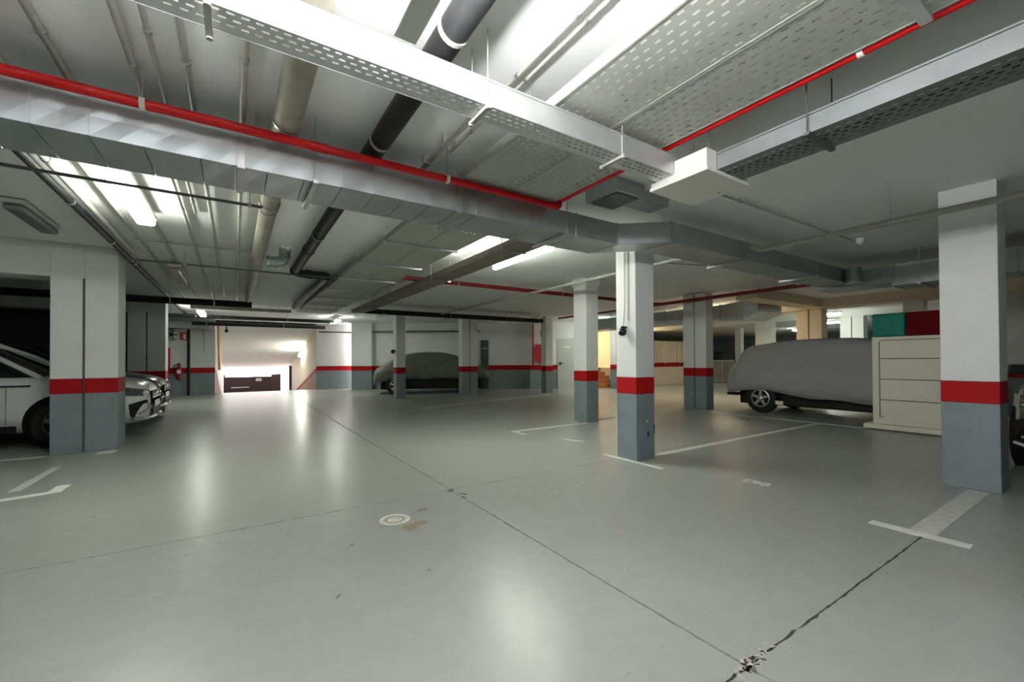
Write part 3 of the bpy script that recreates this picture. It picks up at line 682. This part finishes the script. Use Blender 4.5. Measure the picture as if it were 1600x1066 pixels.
pipe('pipe', 'slim pipe on the wall left of the slim column by the dark car', [(2.96, 19.45, 2.45), (4.2, 19.2, 2.45), (5.3, 17.9, 2.45), (8.6, 15.7, 2.45)], .03, 'conduit_dark', clamps=[(3.5, 19.34, 2.45)])
# right half
pipe('conduit', 'grey channel conduit crossing in front of the nearest right column', [(5.02, -2.2, 2.46), (5.02, 2.50, 2.46), (5.02, 2.60, 2.52)], .03, 'conduit', 'conduit', clamps=[(5.02, 1.35, 2.46), (5.02, -.5, 2.46)], bend=.04)
pipe('conduit', 'grey conduit running through behind the flared column', [(5.05, 3.2, 2.58), (5.05, 11.45, 2.58)], .028, 'conduit', 'conduit', clamps=[(5.05, y, 2.58) for y in (4.4, 6, 8, 10)])
pipe('conduit', 'thin conduit from the white box to the smoke detector', [(3.2, 2.30, 2.785), (6.9, 2.24, 2.785)], .011, 'conduit', 'conduit', clamps=[(4.2, 2.284, 2.785), (5.6, 2.26, 2.785)])
t = thing('smoke_detector', 'small white smoke detector on the ceiling before the cross duct', 'detector', (7.0, 2.2, 2.78))
MB().lathe([(0, 2.745), (.025, 2.745), (.038, 2.755), (.042, 2.785), (.046, 2.82)], c=(7.0, 2.2, 0), seg=18).build('body', 'box_plastic', t)
MB().lathe([(0, 2.733), (.016, 2.735), (.018, 2.747)], c=(7.0, 2.2, 0), seg=14).build('sensor_cap', 'lamp_housing', t)
pipe('conduit', 'thin conduit beneath the ceiling right of the tapered duct', [(5.05, 4.6, 2.77), (8.9, 3.4, 2.77)], .012, 'conduit', 'conduit')

# ================================================================== LAMPS
def lamp(label, x, y, L=1.4, m='lamp_lit', z=2.68, axis='y', w=.085, bare=False):
    t = thing('ceiling_lamp', label, 'lamp', (x, y, z))
    def bb(a0, a1, b0, b1, z0, z1, b):   # a along lamp, b across
        if axis == 'y': return MB().bbox(x + b0, x + b1, y + a0, y + a1, z0, z1, b)
        return MB().bbox(x + a0, x + a1, y + b0, y + b1, z0, z1, b)
    hw_ = .012 if bare else w * 1.03
    bb(-L / 2, L / 2, -hw_, hw_, z + .03, z + .075, .005 if bare else .012).build('housing', 'lamp_housing', t)
    if bare:      # hung lamp; trough added under the tube to cut the downward light
        bb(-L / 2, L / 2, -w * .72, w * .72, z - .046, z - .034, .004).build('added_trough', 'lamp_housing', t)
    bb(-L / 2 + .01, L / 2 - .01, -w + .008, w - .008, z - .03, z + .03, .025).build('diffuser', m, t)
    if z + .075 < H - .002:
        mb = MB()
        for k in (-.35, .35):
            if axis == 'y': hanger(mb, x, y + k * L, z + .07, H, .008)
            else: hanger(mb, x + k * L, y, z + .07, H, .008)
        mb.build('hanger_rod', 'steel_rod', t)
    return t
lamp('bright lit ceiling lamp above the white parked car, left of the pipes', -0.78, 5.12, 1.42)
lamp('lit tube lamp left of the brown tray, partly behind the duct', 2.97, 5.02, 1.50, w=.05)
lamp('lit tube lamp right of the brown tray beyond the duct', 3.45, 5.05, 1.50, w=.05)
lamp('lit suspended tube lamp above the viewer, between the fat pipes', 0.52, 0.80, 1.42, 'lamp_near', z=2.44, w=.06, bare=True)
lamp('lit suspended tube lamp above the viewer, left of the fat pipes', -0.66, 0.86, 1.42, 'lamp_near', z=2.42, w=.06, bare=True)
lamp('unlit lamp with grey diffuser on the left ceiling', -0.80, 9.15, 1.42, 'lamp_off')
lamp('dark unlit lamp on the ceiling above the left foreground column', -1.80, 6.55, 1.0, 'lamp_dark', z=2.735)
lamp('lit lamp glowing near the ramp mouth on the left', -0.80, 15.1, 1.42, z=2.60)
lamp('lit lamp above the orange stairs, by the flared column', 12.0, 12.0, 1.42, axis='x', z=2.64)
lamp('lit lamp hidden behind the trays right of the ramp mouth', 3.05, 16.4, 1.2, z=2.64)
lamp('warm lit lamp hidden behind the tapering duct', 12.5, 7.6, 1.42, 'lamp_warm')
lamp('lit lamp between the cream and white twin columns', 15.9, 6.0, 1.0, z=2.62)
lamp('added warm lamp over the raised walkway, unseen behind the foreground column', 16.2, 14.7, 1.42, 'lamp_warm', axis='x')  # added out of sight to brighten the walkway wall, railing and stairs
lamp('far lit lamp beyond the white twin column', 20.5, 7.5, 1.42)
lamp('far lit lamp over the distant blue area', 25.0, 10.5, 1.42, axis='x')
lamp('far lit lamp deep in the right hall', 20.5, 1.5, 1.42)
t = thing('ceiling_lamp', 'lit lamp on the right wall of the ramp', 'lamp', (2.85, 24.3, 1.6))
MB().add([(x, y, z + (y - 24.3) * -.18) for x, y, z in ((2.93, 23.6, 1.56), (2.93, 25.0, 1.56), (2.93, 25.0, 1.72), (2.93, 23.6, 1.72), (2.80, 23.6, 1.58), (2.80, 25.0, 1.58), (2.80, 25.0, 1.70), (2.80, 23.6, 1.70))],
         [[0, 1, 2, 3], [7, 6, 5, 4], [0, 4, 5, 1], [1, 5, 6, 2], [2, 6, 7, 3], [3, 7, 4, 0]]).build('diffuser', 'lamp_lit', t)
MB().add([(x, y, z + (y - 24.3) * -.18) for x, y, z in ((2.95, 23.5, 1.50), (2.95, 25.1, 1.50), (2.95, 25.1, 1.78), (2.95, 23.5, 1.78), (2.931, 23.5, 1.50), (2.931, 25.1, 1.50), (2.931, 25.1, 1.78), (2.931, 23.5, 1.78))],
         [[0, 1, 2, 3], [7, 6, 5, 4], [0, 4, 5, 1], [1, 5, 6, 2], [2, 6, 7, 3], [3, 7, 4, 0]]).build('housing', 'lamp_housing', t)

# ================================================================== CARS
def smooth_stations(st, n=4):
    """Catmull-Rom between the given stations"""
    out = []; k = len(st)
    for i in range(k - 1):
        p0, p1, p2, p3 = st[max(0, i - 1)], st[i], st[i + 1], st[min(k - 1, i + 2)]
        for j in range(n):
            u = j / n
            out.append(tuple(0.5 * ((2 * b) + (-a + c) * u + (2 * a - 5 * b + 4 * c - d) * u * u + (-a + 3 * b - 3 * c + d) * u ** 3)
                             for a, b, c, d in zip(p0, p1, p2, p3)))
    out.append(st[-1])
    return out
def wheel(parent, x, y, side, r=.335, w=.21, spokes=5, rim_m='rim_silver', detail=True):
    """side=-1: outer face looks to -y"""
    t = MB().lathe([(r * .62, -w / 2), (r * .93, -w / 2), (r, -w / 2 + .03), (r, w / 2 - .03), (r * .93, w / 2), (r * .62, w / 2)], 'y', (x, y, r), 28)
    ty = t.build('tyre', 'tyre', parent)
    yo = y + side * (w / 2 - .015)
    MB().lathe([(0, yo - side * .05 - y), (r * .60, yo - side * .05 - y)], 'y', (x, y, r), 28).build('wheel_well', 'black_plastic', ty)
    rim = MB().lathe([(r * .54, yo - y - .012), (r * .64, yo - y - .012), (r * .64, yo - y + .012), (r * .54, yo - y + .012), (r * .54, yo - y - .012)], 'y', (x, y, r), 28).build('rim', rim_m, ty)
    if detail:
        for i in range(spokes):
            a = 2 * PI * i / spokes + .3; ca, sa = math.cos(a), math.sin(a)
            def P(rad, off, dep): return (x + ca * rad - sa * off, yo + dep, r + sa * rad + ca * off)
            v = [P(r * .10, -.035, -side * .015), P(r * .57, -.028, -side * .006), P(r * .57, .028, -side * .006), P(r * .10, .035, -side * .015)]
            v += [(q[0], q[1] + side * .02, q[2]) for q in v]
            MB().add(v, [[0, 1, 2, 3], [7, 6, 5, 4], [0, 4, 5, 1], [1, 5, 6, 2], [2, 6, 7, 3], [3, 7, 4, 0]]).build('spoke', rim_m, ty)
    MB().lathe([(0, yo - y + side * .012), (r * .16, yo - y + side * .010), (r * .17, yo - y - side * .01)], 'y', (x, y, r), 16).build('hub', rim_m, ty)
    return ty
def body_ring(x, zb, zs, hw):
    h = [(-.82 * hw, zb), (-.965 * hw, zb + .10), (-hw, zb + .26), (-.995 * hw, (zb + zs) / 2 + .04), (-.985 * hw, zs - .16), (-.955 * hw, zs - .06), (-.88 * hw, zs - .005), (-.55 * hw, zs + .035), (0, zs + .05)]
    return [(x, y, z) for y, z in h] + [(x, -y, z) for y, z in h[::-1][1:]]
def car(label, loc, rz, paint, L=4.4, front='suv'):
    t = thing('car', label, 'car', loc, rz, world=False)
    a = L / 2
    st = [(-a, .50, .86, .66), (-a + .06, .36, .98, .80), (-a + .45, .26, 1.02, .885), (-.9, .23, 1.03, .91), (.3, .22, 1.02, .915), (.95, .22, 1.00, .91),
          (1.5, .23, .955, .895), (a - .25, .25, .88, .83), (a - .08, .27, .80, .74), (a - .01, .36, .70, .64), (a + .005, .46, .62, .58)]
    MB().loft([body_ring(*q) for q in smooth_stations(st, 3)], close=True).build('body', paint, t)
    # glasshouse
    def outl(xr, xf, hw, z, k):
        pts = [(xr + .12, -hw), (xf - .35 * k, -hw), (xf - .10 * k, -hw * .86), (xf, -hw * .5), (xf + .02, 0)]
        pts = pts + [(x, -y) for x, y in pts[::-1][1:]] + [(xr, hw * .7), (xr - .02, 0), (xr, -hw * .7)]
        return [(x, y, z) for x, y in pts]
    glass = MB().loft([outl(-a + .20, 1.12, .80, 1.00, 1), outl(-a + .32, .82, .76, 1.17, 1), outl(-a + .52, .42, .67, 1.40, 1), outl(-a + .66, .18, .61, 1.50, 1)], close=True)
    glass.build('windows', 'car_glass', t)
    MB().loft([outl(-a + .60, .24, .635, 1.485, 1), outl(-a + .66, .18, .61, 1.53, 1), outl(-a + .85, .02, .50, 1.575, 1), outl(-1.0, -.3, .25, 1.59, 1)], close=True).build('roof', paint, t)
    for s in (-1, 1):
        MB().tube([(1.02, s * .80, 1.0), (.55, s * .725, 1.31), (.15, s * .62, 1.51)], .035, 8).build('front_pillar', paint, t)
        MB().tube([(-.35, s * .805, 1.0), (-.42, s * .64, 1.5)], .04, 8).build('door_pillar', 'black_plastic', t)
        MB().tube([(-a + .35, s * .78, 1.0), (-a + .75, s * .62, 1.5)], .06, 8).build('rear_pillar', paint, t)
        # wheel arches and wheels
        for xw in (-a + .82, a - .93):
            MB().lathe([(0, s * .915), (.40, s * .915), (.405, s * .80)], 'y', (xw, 0, .36), 28).build('wheel_arch', 'black_plastic', t)
            wheel(t, xw, s * .835, s, rim_m='rim_dark')
        MB().box(-a + 1.25, a - 1.38, s * .93 - .012, s * .93 + .012, .24, .34).build('sill', 'black_plastic', t)
        mb = MB().bbox(.22, .38, s * 1.00 - .09, s * 1.00 + .09, 1.0, 1.13, .03); mb.build('mirror', paint, t)
        MB().box(-.75, .95, s * .905 - .012, s * .905 + .012, .880, .900).build('side_moulding', 'black_plastic', t)
        for xd in (-.42, .72):
            MB().box(xd - .0025, xd + .0025, s * .911 - .004, s * .911 + .004, .36, .90).build('door_gap', 'conduit_dark', t)
        # head lamps: swept polygons wrapped round the corner
        hl = [(a - .40, .862), (a - .20, .80), (a - .08, .70), (a - .015, .50)]
        v = []
        for i, (x, y) in enumerate(hl): v += [(x + .014, s * (y + .012), .70 - .012 * i), (x - .004, s * (y + .004), .84 - .025 * i)]
        f = [[0, 2, 3, 1], [2, 4, 5, 3], [4, 6, 7, 5]]
        MB().add(v, f if s > 0 else [q[::-1] for q in f]).build('headlight', 'headlight', t)
        for k in range(2):
            MB().tube([(a - .17 + .02 * k, s * (.785 - .0 * k), .73 + .045 * k), (a - .035, s * .60, .715 + .045 * k)], .010, 6).build('light_strip', 'chrome', t)
        # side intake of the bumper with a silver blade under it
        v = [(a - .24, s * .845, .56), (a - .05, s * .70, .62), (a + .005, s * .46, .55), (a - .01, s * .46, .34), (a - .12, s * .73, .33), (a - .22, s * .835, .37)]
        v = [(x + .02, y + s * .012, z) for x, y, z in v]
        MB().add(v, [[0, 1, 2, 3, 4, 5] if s < 0 else [5, 4, 3, 2, 1, 0]]).build('bumper_intake', 'black_plastic', t)
        MB().tube([(a - .17, s * .84, .335), (a - .06, s * .70, .305), (a + .02, s * .42, .315), (a + .03, s * .2, .32)], .022, 8).build('bumper_blade', 'rim_silver', t)
        MB().tube([(a - .10, s * .78, .40), (a - .01, s * .64, .47), (a + .012, s * .52, .50)], .016, 6).build('bumper_fin', 'rim_silver', t)
    MB().bbox(a - .03, a + .02, -.46, .46, .60, .74, .01).build('grille', 'black_plastic', t)
    for k in range(2): MB().box(a + .012, a + .028, -.45, .45, .632 + .05 * k, .645 + .05 * k).build('grille_bar', 'chrome', t)
    MB().bbox(a - .03, a + .022, -.40, .40, .36, .52, .01).build('lower_grille', 'black_plastic', t)
    MB().box(a + .02, a + .03, -.26, .26, .47, .57).build('number_plate', 'sign_white', t)
    MB().lathe([(0, a + .032), (.045, a + .032), (.05, a + .02)], 'x', (0, 0, .69), 16).build('badge', 'chrome', t)
    return t
car('white car nosing out from behind the left foreground column', (-3.36, 9.62, 0), 0, 'car_white')
car('dark car parked beyond the white car on the left', (-3.42, 12.02, 0), 0, 'car_dark', L=4.3)
car('dark teal car half hidden behind the nearest right column', (8.75, 0.02, 0), PI, 'car_teal', L=4.2)
# ---- cars under fabric covers
def covered(label, loc, rz, m, st, wheels, hem, spk=True):
    t = thing('car', label, 'car', loc, rz, world=False)
    rings = []
    rnd = random.Random(5)
    for i, (x, zh, zs, zr, hw, hr) in enumerate(smooth_stations(st, 4)):
        def w(a): return 1 + .012 * math.sin(9 * x + a) + .006 * math.sin(23 * x + 2 * a)
        half = [(-hw * .97 * w(1), zh + .02 * math.sin(6 * x)), (-hw * 1.00 * w(2), zh + (zs - zh) * .33), (-hw * w(3), zh + (zs - zh) * .68), (-hw * .965, zs),
                (-hw * .90, zs + (zr - zs) * .18), (-(hw * .45 + hr * .55) * .93, zs + (zr - zs) * .6), (-hr, zr - .07), (-hr * .8, zr - .015), (-hr * .4, zr), (0, zr + .008)]
        rings.append([(x, y, z) for y, z in half] + [(x, -y, z) for y, z in half[::-1][1:]])
    cv = MB().loft(rings, close=False, caps=False)
    # closed ends
    for r_, rev in ((rings[0], True), (rings[-1], False)):
        n = len(r_); cv.add(r_, [list(range(n))[::-1] if rev else list(range(n))], True)
    ob = cv.build('fabric_cover', m, t)
    so = ob.modifiers.new('thickness', 'SOLIDIFY'); so.thickness = .006
    # under body
    xs_ = [s_[0] for s_ in st]
    MB().bbox(min(xs_) + .25, max(xs_) - .25, -.62, .62, .17, hem + .25, .03).build('underbody', 'black_plastic', t)
    for xw in wheels:
        for s in (-1, 1): wheel(t, xw, s * .745, s, r=.33)
    return t
g1 = [(-2.06, .44, .72, .90, .70, .52), (-2.00, .42, .85, 1.06, .80, .60), (-1.86, .41, .92, 1.24, .86, .62), (-1.66, .47, .95, 1.49, .88, .64), (-1.22, .54, .95, 1.575, .89, .64), (-.7, .44, .96, 1.63, .90, .66),
      (.3, .37, .96, 1.63, .90, .66), (.95, .36, .95, 1.50, .90, .66), (1.45, .35, .93, 1.16, .88, .72), (1.95, .36, .84, .98, .82, .70), (2.15, .40, .70, .86, .68, .55)]
gc = covered('car under a grey fabric cover with one alloy wheel showing', (10.80, 3.78, 0), -PI / 2, 'cover_grey', g1, (-1.22, 1.32), .40)
MB().hexa([(-.86, -.93), (-.70, -.93), (-.74, -.925), (-.82, -.925)], .22, .30).build('tie_tag', 'cabinet_white', gc)
MB().bbox(-2.0, -1.72, -.85, -.60, .36, .42, .02).build('bumper_lip', 'black_plastic', gc)
g2 = [(-2.12, .36, .66, .74, .60, .45), (-2.02, .40, .78, .92, .76, .58), (-1.7, .46, .88, 1.12, .84, .66), (-1.25, .52, .92, 1.36, .86, .64), (-.7, .54, .94, 1.50, .86, .64),
      (.2, .55, .95, 1.53, .86, .64), (.85, .55, .94, 1.42, .86, .64), (1.4, .55, .92, 1.16, .85, .66), (1.9, .56, .84, .96, .80, .66), (2.15, .56, .70, .80, .62, .5)]
covered('car under an olive fabric cover behind the slim and twin columns', (6.40, 15.5, 0), math.radians(-19), 'cover_olive', g2, (-1.35, 1.25), .5)

# ================================================================== CABINET AND BOXES
t = thing('drawer_cabinet', 'cream cabinet with four wide drawers beside the nearest right column', 'cabinet', (9.45, 2.3, 0))
MB().bbox(9.235, 9.74, 1.78, 2.76, 0.10, 1.58, .008).build('body', 'cabinet_white', t)
zz = [0.16, 0.51, 0.86, 1.21, 1.52]
for a, b in zip(zz[:-1], zz[1:]):
    MB().bbox(9.222, 9.236, 1.83, 2.65, a + .006, b - .006, .003).build('drawer_front', 'cabinet_white', t)
    MB().box(9.2335, 9.2355, 1.83, 2.65, b - .006, b + .006).build('drawer_gap', 'cabinet_gap', t)
MB().bbox(9.12, 9.74, 1.80, 2.86, 0.02, 0.10, .006).build('plinth', 'cabinet_white', t)
MB().box(9.14, 9.72, 1.84, 2.82, 0.0, 0.02).build('foot_strip', 'cabinet_gap', t)
MB().tube([(9.226, 2.62, .22), (9.218, 2.62, .22)], .018, 10).build('lock', 'steel_rod', t)
MB().box(9.226, 9.234, 2.655, 2.665, .2, 1.5).build('side_groove', 'cabinet_gap', t)
t = thing('storage_crate', 'green plastic wrapped box on top of the drawer cabinet', 'box', (9.45, 2.54, 1.58))
MB().bbox(9.25, 9.70, 2.33, 2.76, 1.585, 1.975, .02).build('body', 'green_plastic', t)
MB().bbox(9.24, 9.71, 2.32, 2.77, 1.93, 1.955, .008).build('rim', 'green_plastic', t)
t = thing('storage_box', 'dark red box on top of the drawer cabinet', 'box', (9.45, 2.1, 1.58))
MB().bbox(9.25, 9.70, 1.80, 2.31, 1.585, 1.965, .01).build('body', 'red_box', t)
MB().bbox(9.245, 9.705, 1.795, 2.315, 1.93, 1.97, .006).build('lid', 'red_box', t)

# ================================================================== WALL FITTINGS
# dome camera on the foreground column, fed by a conduit from above
t = thing('dome_camera', 'black dome camera hanging on the white foreground column', 'camera', (4.0, 3.6, 1.55))
MB().lathe([(0, 1.505), (.02, 1.507), (.04, 1.52), (.05, 1.545), (.05, 1.565), (.045, 1.585), (.03, 1.60), (0, 1.605)], c=(3.955, 3.60, 0), seg=20).build('dome', 'black_gloss', t)
MB().tube([(3.955, 3.60, 1.60), (3.955, 3.60, 1.625)], .018, 10).build('neck', 'black_plastic', t)
MB().box(3.955, 4.02, 3.585, 3.615, 1.60, 1.622).build('arm', 'black_plastic', t)
MB().lathe([(0, 3.905), (.012, 3.905), (.015, 3.915)], 'x', (0, 3.615, 1.56), 10).build('lens', 'chrome', t)
t = thing('conduit', 'white conduit with loose cable down the foreground column to the dome camera', 'conduit', (4.0, 3.6, 1.62))
MB().box(4.008, 4.02, 3.555, 3.575, 1.70, 2.60).build('trunking', 'pipe_white', t)
MB().tube([(4.01, 3.615, 2.58), (4.005, 3.605, 2.2), (4.0, 3.60, 1.9), (3.985, 3.60, 1.75), (3.97, 3.60, 1.62)], .006, 6).build('cable', 'conduit', t)
t = thing('dome_camera', 'small black camera on the slim column before the olive covered car', 'camera', (4.3, 13.6, 1.5))
MB().lathe([(0, 1.44), (.05, 1.46), (.07, 1.51), (.05, 1.57), (0, 1.58)], c=(4.26, 13.55, 0), seg=14).build('dome', 'black_gloss', t)
MB().box(4.26, 4.34, 13.53, 13.57, 1.52, 1.56).build('arm', 'black_plastic', t)
t = thing('dome_camera', 'small black camera hanging in the ramp mouth', 'camera', (-.3, 19.8, 2.5))
MB().lathe([(0, 2.36), (.05, 2.38), (.07, 2.43), (.05, 2.49), (0, 2.50)], c=(-.28, 20.25, 0), seg=14).build('dome', 'black_gloss', t)
MB().tube([(-.28, 20.25, 2.48), (-.28, 20.25, 2.75)], .02, 8).build('neck', 'black_plastic', t)
# extinguisher and signs on the wall left of the ramp (face at y = 19.3)
yw = 19.294
t = thing('fire_extinguisher', 'dark red fire extinguisher hung on the wall left of the ramp', 'fire extinguisher', (-1.67, 19.2, .6))
MB().lathe([(0, .58), (.075, .60), (.085, .66), (.085, .98), (.06, 1.05), (.03, 1.08), (.03, 1.12), (0, 1.12)], c=(-1.67, yw - .10, 0), seg=18).build('cylinder', 'pipe_red_dark', t)
MB().box(-1.70, -1.64, yw - .15, yw - .04, 1.12, 1.17).build('valve', 'black_plastic', t)
MB().tube([(-1.70, yw - .12, 1.14), (-1.80, yw - .13, 1.10), (-1.81, yw - .13, .85), (-1.76, yw - .13, .72)], .014, 7).build('hose', 'black_plastic', t)
MB().box(-1.72, -1.62, yw - .19, yw - .186, .80, .93).build('label', 'sign_white', t)
MB().box(-1.69, -1.65, yw - .03, yw, .9, 1.0).build('bracket', 'black_plastic', t)
t = thing('fire_sign', 'red square fire sign with a white emblem left of the ramp', 'sign', (-1.53, yw, 2.1))
MB().box(-1.66, -1.40, yw - .008, yw, 2.0, 2.28).build('plate', 'sign_red', t)
MB().box(-1.56, -1.48, yw - .012, yw - .008, 2.04, 2.22).build('emblem', 'sign_white', t)
t = thing('wall_fan', 'round dark metal fan on the wall beside the fire sign', 'fan', (-1.85, yw - .1, 2.2))
MB().lathe([(.0, -.22), (.16, -.22), (.20, -.20), (.20, 0), (.18, 0)], 'y', (-1.87, yw, 2.18), 24).build('casing', 'galvanised', t)
MB().lathe([(0, -.235), (.05, -.235), (.06, -.22)], 'y', (-1.87, yw, 2.18), 16).build('hub', 'black_plastic', t)
for k in range(5):
    a = k * 2 * PI / 5; c_, s_ = math.cos(a), math.sin(a)
    v = [(-1.87 + c_ * .05 - s_ * .02, yw - .225, 2.18 + s_ * .05 + c_ * .02), (-1.87 + c_ * .17 - s_ * .06, yw - .215, 2.18 + s_ * .17 + c_ * .06), (-1.87 + c_ * .17 + s_ * .05, yw - .235, 2.18 + s_ * .17 - c_ * .05), (-1.87 + c_ * .05 + s_ * .02, yw - .232, 2.18 + s_ * .05 - c_ * .02)]
    MB().add(v + [(q[0], q[1] + .004, q[2]) for q in v], [[0, 1, 2, 3], [7, 6, 5, 4], [0, 4, 5, 1], [1, 5, 6, 2], [2, 6, 7, 3], [3, 7, 4, 0]]).build('blade', 'conduit_dark', t)
t = thing('ventilation_duct', 'galvanised duct along the wall left of the ramp', 'duct', (-1.4, 18.9, 2.4))
MB().bbox(-2.6, -.75, 18.75, 19.25, 2.40, 2.64, .01).build('duct_section', 'galvanised', t)
MB().tube([(-2.2, 18.6, 2.45), (-1.95, 18.6, 2.45)], .12, 18).build('round_duct', 'galvanised', t)
for x in (-1.6, -1.1): MB().box(x - .012, x + .012, 18.74, 19.26, 2.39, 2.65).build('flange', 'galvanised', t)
mb = MB(); hanger(mb, -1.3, 18.72, 2.38); hanger(mb, -1.3, 19.27, 2.38); mb.box(-1.32, -1.28, 18.7, 19.28, 2.375, 2.392); mb.build('hanger_strap', 'steel_rod', t)
pipe('pipe', 'black vertical pipe on the wall right of the extinguisher', [(-1.40, yw - .06, 0), (-1.40, yw - .06, 2.38)], .045, 'pipe_black', bend=.05)
pipe('pipe', 'short red vertical pipe on the wall left of the extinguisher', [(-1.97, yw - .05, .98), (-1.97, yw - .05, 1.72)], .05, 'pipe_red', bend=.05)
pipe('pipe', 'shiny vertical pipe at the left jamb of the ramp mouth', [(-.50, 19.9, .9), (-.53, 19.9, 2.25), (-.53, 19.9, 2.72)], .045, 'copper_pipe', bend=.05)
t = thing('wall_rod', 'thin grey pull rod hanging on the wall left of the ramp', 'rod', (-.95, yw, 1.6))
MB().tube([(-.95, yw - .03, 1.62), (-.95, yw - .03, 2.38)], .012, 7).build('rod', 'conduit', t)
MB().tube([(-.95, yw - .03, 1.58), (-.95, yw - .03, 1.63)], .03, 8).build('end_knob', 'conduit', t)
# gate at the bottom of the ramp
t = thing('street_gate', 'dark gate at the bottom of the ramp with daylight above it', 'gate', (.8, 31.3, -2.1))
for k in range(9):
    MB().box(-.50, 1.95, 31.28 + .012 * (k % 2), 31.34 + .012 * (k % 2), -2.13 + k * .265, -2.13 + k * .265 + .275).build('slat', 'gate_dark', t)
MB().box(-.60, -.50, 31.22, 31.36, -2.13, .42).build('gate_post', 'gate_dark', t)
MB().box(1.95, 2.50, 31.20, 31.36, -2.13, .40).build('gate_post', 'gate_dark', t)
MB().box(1.10, 1.42, 31.25, 31.28, -.02, .16).build('notice', 'sign_white', t)
MB().box(-.2, .75, 31.24, 31.28, -.42, -.36).build('handle_bar', 'sign_white', t)
MB().box(2.78, 2.92, 29.2, 29.4, -2.05, .95).build('guide_post', 'gate_dark', t)

# fittings on the slanted wall and its pier
d1 = Wbox(MB(), 8.20, 8.98, .006, .03, 0.0, 2.10).build('door_1', 'door_grey'); struct(d1)
Wbox(MB(), 8.20, 8.24, .03, .034, 0, 2.12).build('door_frame', 'door_grey', d1); Wbox(MB(), 8.94, 8.98, .03, .034, 0, 2.12).build('door_frame', 'door_grey', d1)
Wbox(MB(), 8.24, 8.94, .03, .034, 2.08, 2.12).build('door_frame', 'door_grey', d1)
Wbox(MB(), 8.27, 8.33, .03, .07, 1.0, 1.12).build('handle_plate', 'black_plastic', d1); Wbox(MB(), 8.28, 8.44, .07, .09, 1.07, 1.10).build('handle', 'black_plastic', d1)
Wbox(MB(), 8.48, 8.72, .03, .036, 1.72, 1.79).build('door_sign', 'sign_white', d1)
d2 = Wbox(MB(), 4.92, 5.26, .006, .05, 0.0, 2.07).build('door_2', 'vent_green'); struct(d2)
Wbox(MB(), 4.98, 5.20, .05, .055, 1.70, 1.74).build('door_sign', 'door_grey', d2)
t = thing('hose_cabinet', 'red fire hose cabinet on the bright wall pier', 'fire hose cabinet', (*Wp(7.45, .5), 1.08))
Wbox(MB(), 7.24, 7.60, .425, .57, 1.12, 1.86).build('body', 'sign_red', t)
Wbox(MB(), 7.27, 7.57, .57, .58, 1.15, 1.83).build('door', 'sign_red', t)
Wbox(MB(), 7.54, 7.56, .58, .60, 1.45, 1.55).build('handle', 'chrome', t)
a_ = Wp(7.44, .48)
MB().tube([(a_[0], a_[1], 1.0), (a_[0], a_[1], 1.12)], .03, 8).build('feed_pipe', 'pipe_red', t)
b_ = Wp(7.16, .46)
pipe('pipe', 'red riser pipe beside the hose cabinet', [(b_[0], b_[1], 1.0), (b_[0], b_[1], 2.80)], .03, 'pipe_red', bend=.02)
t = thing('fire_sign', 'small round red sign above the hose cabinet', 'sign', (*Wp(7.57, .43), 2.2))
Wbox(MB(), 7.46, 7.61, .425, .432, 2.18, 2.46).build('plate', 'sign_red', t)
Wbox(MB(), 7.50, 7.57, .432, .436, 2.24, 2.40).build('emblem', 'sign_white', t)

# stairs with orange tiles, landing, railing
t = thing('stairs', 'orange tiled stairs rising beside the white column', 'stairs', (12.9, 13.2, 0))
for k in range(6):
    MB().box(12.85, 13.98, 12.95 + k * .28, 14.65, k * .165 + (.001 if k else 0), (k + 1) * .165 - .02).build('riser', 'stair_tile', t)
    MB().box(12.85, 13.98, 12.93 + k * .28, 12.95 + (k + 1) * .28, (k + 1) * .165 - .02, (k + 1) * .165).build('tread', 'stair_tile', t)
struct(MB().box(14.0, 26, 13.15, 16.2, 0, .85).build('wall_platform', 'cream_paint'))
struct(MB().box(12.85, 13.98, 14.65, 16.2, 0, .98).build('floor_landing', 'stair_tile'))
struct(MB().box(14.0, 26, 13.14, 13.36, .85, 1.0).build('trim_6', 'red_paint'))
def railing(label, x0, x1, y, z0, z1, n, m='rail_white'):
    t = thing('railing', label, 'railing', ((x0 + x1) / 2, y, z0))
    MB().box(x0, x1, y - .02, y + .02, z1 - .04, z1).build('top_rail', m, t); MB().box(x0, x1, y - .015, y + .015, z0 + .05, z0 + .08).build('bottom_rail', m, t)
    for i in range(n + 1):
        x = x0 + (x1 - x0) * i / n; w = .022 if i % 9 == 0 else .012
        MB().box(x - w, x + w, y - .012, y + .012, z0 if i % 9 == 0 else z0 + .08, z1 - .04).build('baluster', m, t)
railing('white railing on the raised walkway behind the foreground column', 14.1, 21.0, 13.25, 1.0, 2.10, 54)
railing('low white barrier fence left of the grey covered car', 20.2, 22.4, 12.6, 0.0, 1.15, 18)
t = thing('car_stand_in', 'dark block standing in for the black car behind the white barrier fence', 'stand-in', (22, 12.9, 0))
MB().bbox(20.3, 23.6, 12.80, 13.05, 0, 1.55, .02).build('panel', 'black_plastic', t)  # plain dark block put in place of a black car
MB().bbox(20.25, 23.65, 12.77, 13.08, 1.55, 1.60, .01).build('top_strip', 'black_plastic', t)

for o in bpy.data.objects:
    for k in ('_w', '_o'):
        if k in o: del o[k]
